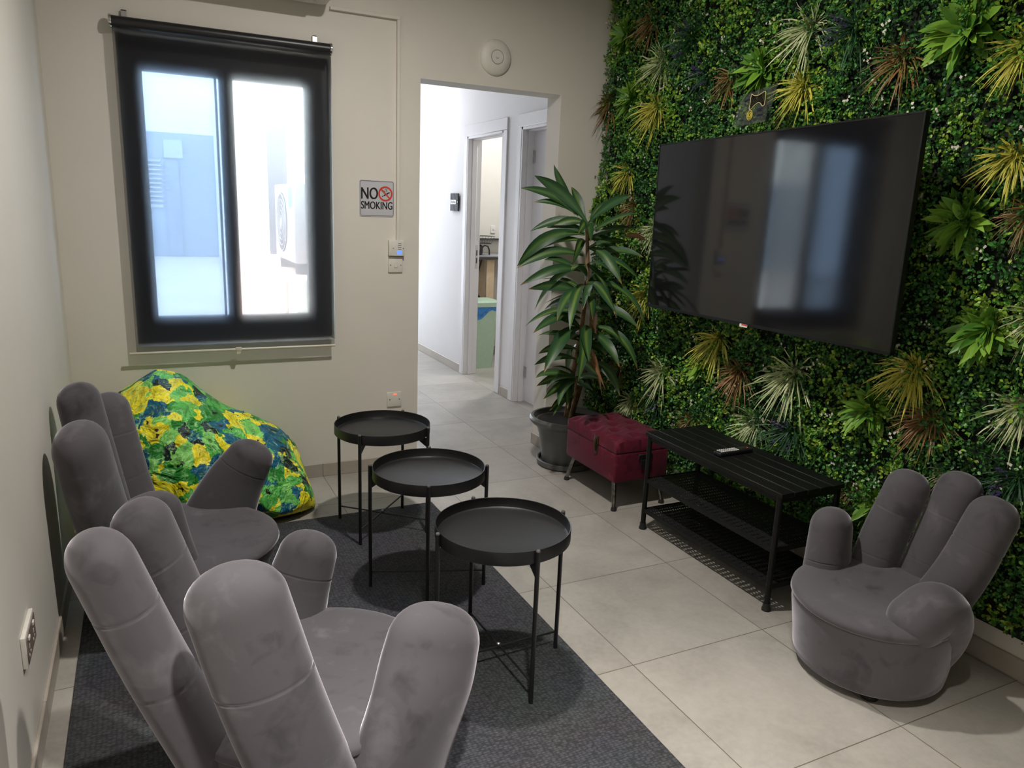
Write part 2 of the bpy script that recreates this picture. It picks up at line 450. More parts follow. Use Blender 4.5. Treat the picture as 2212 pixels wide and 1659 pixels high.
def casing(name, y0, y1, z, kind):
    t = bpy.data.objects.new(name, None); C.objects.link(t); t.location = (HX, (y0 + y1) / 2, 0); WORLD[t.name] = Vector(t.location)
    struct(t)
    m = MB()
    for (a0, a1, c0, c1) in ((y0 - .072, y0, 0, z), (y1, y1 + .072, 0, z), (y0 - .072, y1 + .072, z, z + .095)):
        m.box((HX - .014, a0, c0), (HX + .001, a1, c1), .003, 1)
    m.build('architrave', M['doorwhite'], t)
    m = MB()
    for (a0, a1, c0, c1) in ((y0, y0 + .022, 0, z), (y1 - .022, y1, 0, z), (y0, y1, z - .022, z)):
        m.box((HX - .012, a0, c0), (HX + .125, a1, c1), .003, 1)
    for (a0, a1, c0, c1) in ((y0 + .020, y0 + .034, 0, z), (y1 - .034, y1 - .020, 0, z), (y0, y1, z - .034, z - .02)):
        m.box((HX + .03, a0, c0), (HX + .075, a1, c1), .003, 1)
    m.build('jamb_lining', M['doorwhite'], t)
    return t
d1 = casing('door_1', A0, A1, AZ, 'open')
m = MB(); m.box((HX + .085, A1 - .0245, 1.00), (HX + .11, A1 - .021, 1.22), .002, 1)
pl = m.build('strike_plate', M['steel'], d1)
m = MB(); m.box((HX + .093, A1 - .026, 1.05), (HX + .103, A1 - .0235, 1.10)); m.box((HX + .093, A1 - .026, 1.12), (HX + .103, A1 - .0235, 1.17))
m.build('latch_slot', M['dark_slot'], pl, smooth=False)
d2 = casing('door_2', B0, B1, BZ, 'shut')
m = MB(); m.box((HX + .085, B0 + .03, .008), (HX + .125, B1 - .03, BZ - .03), .003, 1)
leaf = m.build('door_leaf', M['doorwhite'], d2)
for z in (.25, 1.95):
    m = MB(); m.tube([(HX + .079, B1 - .030, z - .05), (HX + .079, B1 - .030, z + .05)], .007, 10); m.box((HX + .076, B1 - .06, z - .045), (HX + .0855, B1 - .032, z + .045))
    m.build('hinge', M['steel'], d2)

# ---- window
w = bpy.data.objects.new('window_1', None); C.objects.link(w); w.location = (-1.62, -1.86, WZ0); WORLD[w.name] = Vector(w.location); struct(w)
GY = -1.85
LX0, LX1, RX0, RX1, GZ0, GZ1 = -2.006, -1.660, -1.598, -1.241, .934, 2.128
m = MB()
m.box((WX0, GY - .03, WZ0), (LX0, GY + .03, WZ1), .004, 1); m.box((RX1, GY - .03, WZ0), (WX1, GY + .03, WZ1), .004, 1)
m.box((LX0 - .01, GY - .03, GZ1), (RX1 + .01, GY + .03, WZ1), .004, 1); m.box((LX0 - .01, GY - .03, WZ0), (RX1 + .01, GY + .03, GZ0), .004, 1)
m.box((LX1, GY - .04, GZ0 - .01), (RX0, GY + .03, GZ1 + .01), .004, 1)
m.build('window_frame', M['anth'], w)
m = MB(); m.box((LX1 - .022, GY - .012, GZ0), (LX1 - .012, GY + .012, GZ1)); m.build('sash_bead', M['anth'], w, smooth=False)
MB().box((LX0, GY - .004, GZ0), (LX1, GY + .004, GZ1)).build('glass_pane', M['pane2'], w, smooth=False)
MB().box((RX0, GY - .004, GZ0), (RX1, GY + .004, GZ1)).build('glass_pane', M['pane'], w, smooth=False)

# ---- roller blind
t = thing('roller_blind', (-1.63, -2.03, .765), 'dark see-through roller blind pulled down over the window', 'blind')
BX0, BX1, BZ0, BZ1 = -2.118, -1.138, .782, 2.292
b = MB()
nx, nz = 24, 40
for j in range(nz + 1):
    for i in range(nx + 1):
        x = BX0 + (BX1 - BX0) * i / nx; z = BZ0 + (BZ1 - BZ0) * j / nz
        k = (z - BZ0) / (BZ1 - BZ0)
        b.v.append((x - (.012 if i == 0 else 0) * 0, -2.03 + .004 * math.sin(x * 9) * (1 - k) - .012 * (1 - (1 - k)) * 0, z))
for j in range(nz):
    for i in range(nx):
        q = j * (nx + 1) + i; b.f.append((q, q + 1, q + nx + 2, q + nx + 1)); b.mi.append(0)
b.build('blind_cloth', M['blind'], t)
MB().lathe([(.026, BX0), (.026, BX1)], (0, -2.012, 2.302), 24, axis='X').build('roller_tube', M['rug'] if False else M['black_plastic'], t)
for x, s in ((BX0, -1), (BX1, 1)):
    m = MB(); m.lathe([(.0, 0), (.030, 0), (.031, .004), (.031, .010), (.022, .014), (0, .014)] if s > 0 else [(.0, -.014), (.022, -.014), (.031, -.010), (.031, -.004), (.030, 0), (0, 0)], (x, -2.012, 2.302), 24, axis='X')
    m.box((x + s * .002, -2.02, 2.285), (x + s * .008, YB, 2.32), .001, 1)
    m.build('end_bracket', M['chrome'], t)
for x in (-2.065, -1.205):
    m = MB(); m.box((x - .011, -1.985, 2.318), (x + .011, -1.981, 2.362)); m.box((x - .011, -1.985, 2.358), (x + .011, YB, 2.362)); m.box((x - .011, -2.012, 2.326), (x + .011, -1.981, 2.329))
    m.build('mounting_clip', M['steel'], t, smooth=False)
rod = MB().tube([(-2.148, -2.034, .778), (-1.138, -2.034, .778)], .0065, 12).build('bottom_rod', M['cream'], t)
m = MB(); m.box((-1.655, -2.043, .770), (-1.625, -2.025, .790), .003); m.box((-1.652, -2.040, .752), (-1.630, -2.036, .772), .002, 1)
m.build('pull_tab', M['cream'], t)

# ------------------------------------------------------------------ rug
m = MB(); m.box((-2.345, -5.9, .0005), (-.758, -2.575, .010), .003, 1)
tag(m.build('area_rug', M['rug']), 'charcoal flat-woven area rug lying under the tray tables and hand chairs', 'rug')

# ------------------------------------------------------------------ tray tables
def tray_table(c, a0, label):
    t = thing('tray_table', (c[0], c[1], .010), label, 'side table', 'black round tray tables')
    z0 = .010; R = .222
    tray = MB().lathe([(0, .487), (R - .012, .487), (R - .004, .491), (R - .001, .50), (R, .524), (R + .002, .525), (R + .003, .522), (R + .003, .482), (R - .004, .477), (0, .477)], (c[0], c[1], z0), 72)
    tray.build('tray', M['black_metal'], t, angle=30)
    P = []
    for k in range(4):
        a = a0 + k * PI / 2; d = Vector((math.cos(a), math.sin(a), 0)); p = Vector((c[0], c[1], 0)) + d * (R + .011)
        P.append(p)
        m = MB(); m.tube([p + Vector((0, 0, z0)), p + Vector((0, 0, z0 + .524))], .0075, 12)
        leg = m.build('leg', M['black_metal'], t)
        m = MB(); m.lathe([(0, .524), (.0072, .524), (.0072, .527), (.005, .530), (0, .530)], (p.x, p.y, z0), 12)
        m.build('leg_cap', M['pot'], leg)
        q = p - d * .004; e = p - d * .055; w = Vector((-d.y, d.x, 0)) * .002
        m = MB(); z = lambda v, h: v + Vector((0, 0, z0 + h))
        pr = [z(q, .476), z(e, .476), z(e, .466), z(q, .430)]
        m.add([v + w for v in pr] + [v - w for v in pr], [(0, 1, 2, 3), (7, 6, 5, 4), (0, 4, 5, 1), (1, 5, 6, 2), (2, 6, 7, 3), (3, 7, 4, 0)])
        m.build('bracket', M['black_metal'], t, smooth=False)
    for i, (u, v) in enumerate(((0, 2), (1, 3))):
        h = Vector((0, 0, z0 + .066 + i * .006))
        MB().tube([P[u] + h, P[v] + h], .0038, 8).build('crossbar', M['black_metal'], t)
    MB().lathe([(0, .074), (.006, .074), (.006, .079), (.004, .081), (0, .081)], (c[0], c[1], z0), 12).build('bolt', M['steel'], t)
    return t
tray_table((-1.086, -2.777), math.radians(138), 'black round tray table farthest from the camera, before the wall beside the doorway')
tray_table((-1.085, -3.425), math.radians(160), 'middle black round tray table, between the two others')
tray_table((-1.045, -4.035), math.radians(2), 'nearest black round tray table, on the rug beside the open tile floor')

# ------------------------------------------------------------------ hand shaped chairs
def finger(name, t, ctrl, a, b, lat, seams=(), taper=(1., 1.), dome=1.0, seg=28):
    """padded finger: an elliptical sweep closed by a dome; lat is the direction of its wide axis"""
    n = 40; P = catmull(ctrl, n); lat = Vector(lat).normalized()
    rs = []; last = None
    def ring(p, tan, s, dip=1.):
        L = (lat - tan * lat.dot(tan)).normalized(); Tn = tan.cross(L)
        out = []
        for k in range(seg):
            u = 2 * PI * k / seg; cu, su = math.cos(u), math.sin(u)
            out.append(p + (L * a * cu + Tn * b * su) * s * dip)
        return out
    fr = sorted([i / (n - 1) for i in range(n)] + [x for s in seams for x in (s - .012, s, s + .012)])
    for u in fr:
        k = min(int(u * (n - 1)), n - 2); q = u * (n - 1) - k
        p = P[k].lerp(P[k + 1], q)
        ka, kb = max(0, k - 1), min(n - 1, k + 2); tan = (P[kb] - P[ka]).normalized()
        s = taper[0] + (taper[1] - taper[0]) * u
        dip = .972 if any(abs(u - x) < 1e-6 for x in seams) else 1.
        rs.append(ring(p, tan, s, dip))
    cap = (a * .45 + b * .55) * taper[1] * dome
    tip = P[-1]; tan = (P[-1] - P[-3]).normalized()
    for k in range(1, 9):
        ph = k / 9 * PI / 2
        rs.append(ring(tip + tan * cap * math.sin(ph), tan, taper[1] * math.cos(ph) ** .85))
    m = MB(); m.rings(rs); f = len(m.v); 
    return m.build(name, M['velvet'], t, angle=70)

def hand_chair(c, R, zs, th, label, fingers):
    t = thing('hand_chair', (c[0], c[1], 0), label, 'chair', 'grey velvet hand-shaped chairs')
    def disc(z, r, front=1., wob=0):
        out = []
        for k in range(56):
            a = 2 * PI * k / 56; f = 1 + (front - 1) * max(0, math.cos(a - th)) ** 1.2
            out.append(Vector((c[0] + r * f * math.cos(a), c[1] + r * f * math.sin(a), z + wob * math.cos(a - th))))
        return out
    m = MB()
    m.rings([disc(.034, R * .6), disc(.034, R * .93), disc(.042, R * .965), disc(.075, R * .985), disc(.11, R), disc(.18, R * 1.03, 1.02), disc(zs - .06, R * 1.05, 1.04), disc(zs - .025, R * 1.045, 1.05), disc(zs - .02, R * .9)])
    m.build('base', M['velvet'], t, angle=60)
    m = MB()
    m.rings([disc(zs - .055, R * .7), disc(zs - .030, R * 1.03, 1.06), disc(zs - .016, R * 1.062, 1.08), disc(zs + .000, R * 1.05, 1.08), disc(zs + .014, R * .99, 1.07, -.002), disc(zs + .024, R * .88, 1.05, -.006),
             disc(zs + .026, R * .7, 1.03, -.010), disc(zs + .020, R * .45, 1, -.008), disc(zs + .016, R * .2, 1, -.004), disc(zs + .015, R * .04)])
    m.build('seat', M['velvet'], t, angle=70)
    m = MB(); r0 = [Vector((v.x, v.y, v.z)) for v in disc(.020, R * .97)]
    for a in (.5, 2.0, 3.6, 5.2):
        p = (c[0] + R * .72 * math.cos(a + th), c[1] + R * .72 * math.sin(a + th))
        MB().lathe([(0, .0), (.028, .0), (.03, .006), (.03, .036), (0, .036)], (p[0], p[1], .010 if c[0] < -1 else .0), 20).build('foot', M['rubber'], t)
    for f in fingers:
        kind, ctrl, a, b, lat, seams, taper = f
        finger(kind, t, ctrl, a, b, lat, seams, taper)
    return t
# right chair, with its back against the plant wall
hand_chair((.165, -4.545), .255, .29, math.radians(195), 'grey velvet hand-shaped chair in front of the plant wall, beside the black bench', [
    ('finger', [(.30, -4.40, .16), (.345, -4.405, .38), (.405, -4.43, .605)], .080, .068, (-.55, .85, 0), (.42, .80), (1.05, .94)),
    ('finger', [(.375, -4.53, .16), (.435, -4.545, .40), (.485, -4.57, .635)], .080, .068, (-.2, .98, 0), (.42, .80), (1.05, .94)),
    ('finger', [(.265, -4.60, .10), (.385, -4.675, .36), (.47, -4.705, .585)], .088, .075, (.25, .97, 0), (.78,), (1.06, .96)),
    ('finger', [(.15, -4.345, .14), (.17, -4.325, .30), (.19, -4.305, .43)], .095, .075, (1, .25, 0), (.55,), (1.12, .95)),
    ('thumb', [(.235, -4.655, .06), (.25, -4.72, .20), (.22, -4.75, .295), (.16, -4.75, .335), (.105, -4.74, .305)], .090, .095, (.2, 1, 0), (), (1.0, .95)),
])
# chair by the window wall
hand_chair((-2.0, -3.13), .325, .252, math.radians(-35), 'grey velvet hand-shaped chair by the left wall, next to the floral bean bag', [
    ('finger', [(-2.13, -2.885, .18), (-2.185, -2.845, .45), (-2.225, -2.80, .69)], .098, .072, (.72, .70, 0), (.45, .80), (1.05, .95)),
    ('finger', [(-2.215, -2.985, .18), (-2.265, -2.955, .48), (-2.31, -2.925, .765)], .098, .072, (.45, .89, 0), (.45, .80), (1.05, .95)),
    ('finger', [(-2.20, -3.18, .14), (-2.255, -3.20, .42), (-2.295, -3.215, .665)], .128, .088, (.25, .97, 0), (), (1.0, .97)),
    ('finger', [(-2.03, -3.38, .10), (-2.075, -3.40, .30), (-2.10, -3.405, .455)], .125, .072, (.90, .42, 0), (), (1.05, .95)),
    ('thumb', [(-1.87, -2.87, .12), (-1.82, -2.875, .25), (-1.765, -2.89, .37), (-1.705, -2.915, .475)], .155, .095, (.87, -.1, -.49), (.86,), (1.05, .62)),
])
# chair nearest the camera
hand_chair((-1.725, -4.225), .325, .268, math.radians(15), 'grey velvet hand-shaped chair nearest the camera, on the charcoal rug', [
    ('finger', [(-1.955, -4.07, .18), (-2.035, -4.06, .45), (-2.105, -4.05, .69)], .098, .072, (.55, .83, 0), (.45, .80), (1.05, .95)),
    ('finger', [(-1.975, -4.35, .16), (-2.09, -4.33, .45), (-2.185, -4.31, .725)], .108, .075, (-.35, .93, 0), (.45, .80), (1.05, .95)),
    ('finger', [(-1.77, -4.535, .14), (-1.86, -4.55, .44), (-1.925, -4.55, .70)], .112, .078, (.96, -.20, 0), (.62,), (1.05, .97)),
    ('thumb', [(-1.56, -4.52, .14), (-1.50, -4.52, .32), (-1.45, -4.48, .45)], .140, .078, (.96, .18, 0), (), (1.04, .96)),
    ('finger', [(-1.75, -3.93, .10), (-1.72, -3.90, .24), (-1.69, -3.88, .34), (-1.65, -3.865, .450)], .115, .085, (.88, -.1, -.45), (.84,), (1.1, .80)),
])

# ------------------------------------------------------------------ bean bag
def beanbag():
    hx = [(-2.37, .20), (-2.33, .44), (-2.235, .60), (-2.14, .645), (-2.04, .70), (-1.93, .665), (-1.85, .60), (-1.72, .52), (-1.58, .44), (-1.47, .37), (-1.39, .27), (-1.345, .14), (-1.33, .06)]
    nx, na = 70, 72
    xs = [p[0] for p in hx]; hs = [p[1] for p in hx]
    m = MB(); R = []
    for i in range(nx + 1):
        u = i / nx; x = -1.85 - .52 * math.cos(u * PI)
        H = float(np.interp(x, xs, hs)); k = math.sin(u * PI) ** .55
        yb = -2.0; yf = -2.60 - .05 * k
        ring = []
        for j in range(na):
            a = 2 * PI * j / na
            ca, sa = math.cos(a), math.sin(a)
            cz = abs(sa) ** .75 * (1 if sa > 0 else -1); cyy = abs(ca) ** .8 * (1 if ca > 0 else -1)
            z = H * (.42 + .58 * cz) if sa > 0 else max(.012, H * .42 + min(H * .42, .20) * 1.1 * cz)
            yc = (yb + yf) / 2; hd = (yb - yf) / 2 * k
            lean = .13 * max(0, z / max(H, .01)) ** 1.5
            y = yc + hd * cyy * (1 - .45 * max(0, cz) ** 2) + lean
            p = Vector((x, y, z))
            d = Vector((0, ca, sa))
            w = mnoise.noise(Vector((x * 5, y * 5, z * 5))) * .03
            q = Vector((x + 2.03, 0, z - .70)); ang = math.atan2(q.z, q.x)
            fold = -abs(math.sin(ang * 7 + 2 * mnoise.noise(p * 3))) ** .4 * .042 * min(1, q.length * 3) + .034
            if z > .03: p += d * (w + fold * (.4 + .6 * max(0, -ca)))
            p.y = min(p.y, YB - .012); p.z = max(p.z, .012 if p.y < -2.575 else .004); p.x = max(p.x, XL + .012)
            ring.append(p)
        R.append(ring)
    m.rings(R)
    o = m.build('bean_bag_cover', M['floral'], BB, angle=180)
    md = o.modifiers.new('sub', 'SUBSURF'); md.levels = 1; md.render_levels = 1
    return R
BB = thing('bean_bag', (-1.85, -2.3, 0), 'bean bag in green, yellow and teal floral fabric under the window', 'bean bag')
RB = beanbag()
for i, off in ((44, 0), (56, 0)):
    pts = [RB[i][j] + Vector((0, math.cos(2 * PI * j / 72), math.sin(2 * PI * j / 72))) * .001 for j in range(14, 46)]
    MB().tube(pts, .0028, 6).build('seam_piping', M['floral'], BB)

# ------------------------------------------------------------------ tufted ottoman
t = thing('storage_ottoman', (.27, -2.75, 0), 'crimson velvet tufted storage ottoman on splayed metal legs, between plant pot and bench', 'ottoman')
OX0, OX1, OY0, OY1 = .100, .445, -3.015, -2.505
MB().box((OX0, OY0, .155), (OX1, OY1, .318), .012, 3).build('box', M['red_velvet'], t)
nx, ny = 28, 40
m = MB(); lo = .322; hi = .40
btn = [(OX0 + (OX1 - OX0) * (i + .5 + (.25 if j % 2 else -.25)) / 3, OY0 + (OY1 - OY0) * (j + .5) / 5) for j in range(5) for i in range(3)]
top = []
for j in range(ny + 1):
    for i in range(nx + 1):
        x = OX0 + (OX1 - OX0) * i / nx; y = OY0 + (OY1 - OY0) * j / ny
        e = min(i, nx - i) / nx * 6; g = min(j, ny - j) / ny * 8
        r = 1 - max(0, 1 - e) ** 2 * .35 - max(0, 1 - g) ** 2 * .35
        dd = min((x - bx) ** 2 + (y - by) ** 2 for bx, by in btn)
        ds = sorted(math.hypot(x - bx, y - by) for bx, by in btn)
        ridge = .006 * min(1, abs(ds[1] - ds[0]) / .03)
        z = hi - (1 - r) * .05 - .022 * math.exp(-dd / .0007) + ridge - .004
        top.append((x, y, z))
m.v += top
for j in range(ny):
    for i in range(nx):
        q = j * (nx + 1) + i; m.f.append((q, q + 1, q + nx + 2, q + nx + 1)); m.mi.append(0)
edge = [i for i in range(nx + 1)] + [j * (nx + 1) + nx for j in range(1, ny + 1)] + [ny * (nx + 1) + i for i in range(nx - 1, -1, -1)] + [j * (nx + 1) for j in range(ny - 1, 0, -1)]
o0 = len(m.v); m.v += [(m.v[k][0], m.v[k][1], lo) for k in edge]; L = len(edge)
for k in range(L): m.f.append((edge[k], o0 + k, o0 + (k + 1) % L, edge[(k + 1) % L])); m.mi.append(0)
m.f.append(tuple(o0 + k for k in range(L))[::-1]); m.mi.append(0)
lid = m.build('lid', M['red_velvet'], t, angle=70)
for bx, by in btn: MB().lathe([(0, 0), (.006, 0), (.005, .003), (0, .004)], (bx, by, hi - .026), 10).build('button', M['red_velvet'], lid)
MB().box((OX0 + .004, OY0 + .004, .316), (OX1 - .004, OY1 - .004, .324)).build('lid_gap', M['dark_slot'], t, smooth=False)
m = MB(); m.box((OX0 - .006, -2.845, .318), (OX0 + .003, -2.805, .365), .003, 2); m.box((OX0 - .005, -2.840, .262), (OX0 + .002, -2.810, .318), .004, 2); m.tube([(OX0 - .008, -2.825, .35), (OX0 - .014, -2.825, .315), (OX0 - .008, -2.825, .28)], .006, 8)
m.build('latch', M['bronze'], t)
m = MB(); hy = OY0
m.box((.245, hy - .005, .268), (.335, hy + .002, .300), .002, 1); m.box((.255, hy - .012, .232), (.325, hy - .003, .272), .004, 2); m.box((.262, hy - .010, .222), (.318, hy - .004, .234), .002, 1)
m.build('handle', M['black_metal'], t)
for sx in (0, 1):
    for s in (0, 1):
        x0 = (OX0 + .035, OX1 - .035)[sx]; y0 = (OY0 + .05, OY1 - .05)[s]
        x1 = x0 + (-.0, .0)[sx] + (.022 if sx == 0 else -.01); x1 = x0 + (-.022, .016)[sx]; y1 = y0 + (-.045, .045)[s]
        lg = MB().tube([(x0, y0, .16), (x1, y1, .018)], [.014, .011], 14).build('leg', M['gunmetal'], t)
        MB().lathe([(0, 0), (.016, 0), (.016, .008), (.012, .022), (0, .022)], (x1, y1, 0), 14).build('foot', M['rubber'], lg)

# ------------------------------------------------------------------ black bench / shoe rack
t = thing('tv_bench', (.29, -3.68, 0), 'black metal slatted bench with two perforated shelves under the television', 'bench')
X0, X1, Y0, Y1, ZT = .108, .460, -4.128, -3.238, .508
m = MB()
nb = 5
for i in range(nb):
    a = X0 + (X1 - X0) * i / nb; b_ = X0 + (X1 - X0) * (i + 1) / nb
    m.box((a + .0012, Y0, ZT - .020), (b_ - .0012, Y1, ZT), .0022, 1)
m.build('top', M['bench_metal'], t)
m = MB()
m.box((X0 + .012, Y0 + .01, ZT - .042), (X0 + .026, Y1 - .01, ZT - .019)); m.box((X1 - .026, Y0 + .01, ZT - .042), (X1 - .012, Y1 - .01, ZT - .019))
m.box((X0 + .02, Y0 + .01, ZT - .042), (X1 - .02, Y0 + .024, ZT - .019)); m.box((X0 + .02, Y1 - .024, ZT - .042), (X1 - .02, Y1 - .01, ZT - .019))
m.build('apron_frame', M['bench_metal'], t, smooth=False)
for z in (.108, .268):
    m = MB(); m.box((X0 + .012, Y0 + .02, z - .002), (X1 - .012, Y1 - .02, z))
    sh = m.build('shelf', M['perf'], t, smooth=False)
    m = MB()
    for lo_, hi_ in (((X0 + .010, Y0 + .02, z - .018), (X0 + .013, Y1 - .02, z + .003)), ((X1 - .013, Y0 + .02, z - .018), (X1 - .010, Y1 - .02, z + .003)), ((X0 + .012, Y0 + .018, z - .018), (X1 - .012, Y0 + .021, z + .003)), ((X0 + .012, Y1 - .021, z - .018), (X1 - .012, Y1 - .018, z + .003))):
        m.box(lo_, hi_)
    m.build('shelf_rim', M['bench_metal'], sh, smooth=False)
for x in (X0 + .016, X1 - .016):
    for y in (Y0 + .020, Y1 - .020):
        lg = MB().tube([(x, y, .012), (x, y, ZT - .02)], .0125, 16).build('leg', M['bench_metal'], t)
        MB().lathe([(0, 0), (.019, 0), (.019, .010), (.0155, .016), (.0155, .032), (0, .032)], (x, y, 0), 18).build('foot_cap', M['rubber'], lg)
# remote on the bench
t = thing('remote_control', (.29, -3.66, ZT), 'black remote control lying on the slatted bench top', 'remote')
rot = Matrix.Rotation(math.radians(2), 3, 'Z')
rc = MB().box((.185, -3.685, ZT), (.385, -3.640, ZT + .020), .006, 3, rot).build('remote_body', M['black_plastic'], t)
m = MB()
for i in range(9):
    for j in range(3): m.box((.200 + i * .012, -3.678 + j * .0125, ZT + .0195), (.207 + i * .012, -3.670 + j * .0125, ZT + .0225), .001, 1)
m.build('buttons', M['sign_white'], t)
MB().box((.360, -3.668, ZT + .0195), (.368, -3.660, ZT + .0225), .001, 1).build('power_button', M['sign_red'], t)

# ------------------------------------------------------------------ television
t = thing('television', (.33, -3.604, 1.08), 'large black flat-screen television mounted on the plant wall', 'television')
tc = Vector((.332, -3.59, 1.494)); yw, ti, ro, TW, TH = -.030, -.008, .0135, 1.51, .828
e = Vector((math.sin(yw), -math.cos(yw), 0)); nrm = Vector((-math.cos(yw), -math.sin(yw), 0)); upv = Vector((0, 0, 1)) * math.cos(ti) + nrm * math.sin(ti)
ev = e * math.cos(ro) + upv * math.sin(ro); uv = upv * math.cos(ro) - e * math.sin(ro); nv = uv.cross(ev); 
if nv.x > 0: nv = -nv
TM = Matrix((ev, nv, uv)).transposed()
def tvbox(a0, a1, n0, n1, u0, u1, bev=0.):
    m = MB(); m.box((a0, n0, u0), (a1, n1, u1), bev, 2)
    m.v = [tuple(tc + TM @ Vector(p)) for p in m.v]; 
    return m
hw, hh = TW / 2, TH / 2
fr = MB()
for a0, a1, u0, u1 in ((-hw, hw, hh - .007, hh), (-hw, hw, -hh, -hh + .014), (-hw, -hw + .007, -hh, hh), (hw - .007, hw, -hh, hh)):
    q = tvbox(a0, a1, -.022, .002, u0, u1, .001); fr.add(q.v, q.f)
fr.build('bezel', M['bench_metal'], t, smooth=False)
tvbox(-hw + .007, hw - .007, -.02, .0, -hh + .014, hh - .007).build('screen', M['screen'], t, smooth=False)
tvbox(-hw * .72, hw * .72, -.065, -.02, -hh * .8, hh * .6, .01).build('rear_housing', M['black_plastic'], t)
tvbox(-.22, .22, -.27, -.06, -.16, .16, .004).build('wall_mount', M['black_metal'], t, smooth=False)
bd = tvbox(-.024, .024, .002, .006, -hh - .006, -hh + .008, .001).build('brand_badge', M['sign_white'], t, smooth=False)
tvbox(-.010, .024, .006, .0068, -hh + .002, -hh + .008).build('badge_mark', M['sign_red'], bd, smooth=False)

# ------------------------------------------------------------------ clear acrylic plaque above the television
t = thing('acrylic_plaque', (.37, -3.46, 1.925), 'small clear acrylic plaque with printed gamepad outline standing above the television', 'plaque')
pa = [Vector((.375, -3.375, 2.075)), Vector((.375, -3.585, 2.102)), Vector((.375, -3.553, 1.955)), Vector((.375, -3.335, 1.945))]
m = MB(); m.add(pa + [p + Vector((.004, 0, 0)) for p in pa], [(0, 1, 2, 3), (7, 6, 5, 4), (0, 4, 5, 1), (1, 5, 6, 2), (2, 6, 7, 3), (3, 7, 4, 0)])
m.build('acrylic_sheet', M['acrylic'], t, smooth=False)
def pq(u, v, off=.002):      # bilinear point on the plaque face
    p = pa[0].lerp(pa[1], u).lerp(pa[3].lerp(pa[2], u), v); return p - Vector((off, 0, 0))
gp = [(.33, .06), (.42, .14), (.53, .17), (.63, .14), (.71, .11), (.75, .20), (.77, .34), (.79, .50), (.74, .53), (.66, .43), (.58, .40), (.50, .45), (.42, .54), (.37, .50), (.36, .35), (.33, .18)]
cl = catmull([(u, v, 0) for u, v in gp] + [(gp[0][0], gp[0][1], 0)], 70)
MB().tube([pq(p.x, p.y) for p in cl], .0013, 6).build('gamepad_outline', M['pale_line'], t)
m = MB(); m.add([pq(p.x, p.y, .0008) for p in cl[:-1]], [tuple(range(len(cl) - 1))]); m.build('gamepad_tint', M['acryl_tint'], t, smooth=False)
m = MB()
for r in (.0185, .0125, .0065):
    m.tube([pq(.44, .72) + Vector((0, r * .9 * math.cos(a), r * 1.1 * math.sin(a))) for a in [2 * PI * k / 32 for k in range(33)]], .0012, 6)
m.build('target_rings', M['yellow_line'], t)
for (u, v, a, b_) in ((.68, .62, .14, .10), (.24, .22, .16, .06), (.22, .82, .10, .05), (.72, .78, .16, .05)):
    m = MB(); m.add([pq(u - a / 2, v - b_ / 2, .0012), pq(u + a / 2, v - b_ / 2, .0012), pq(u + a / 2, v + b_ / 2, .0012), pq(u - a / 2, v + b_ / 2, .0012)], [(0, 1, 2, 3)]); m.build('blue_print', M['acryl_blue'], t, smooth=False)

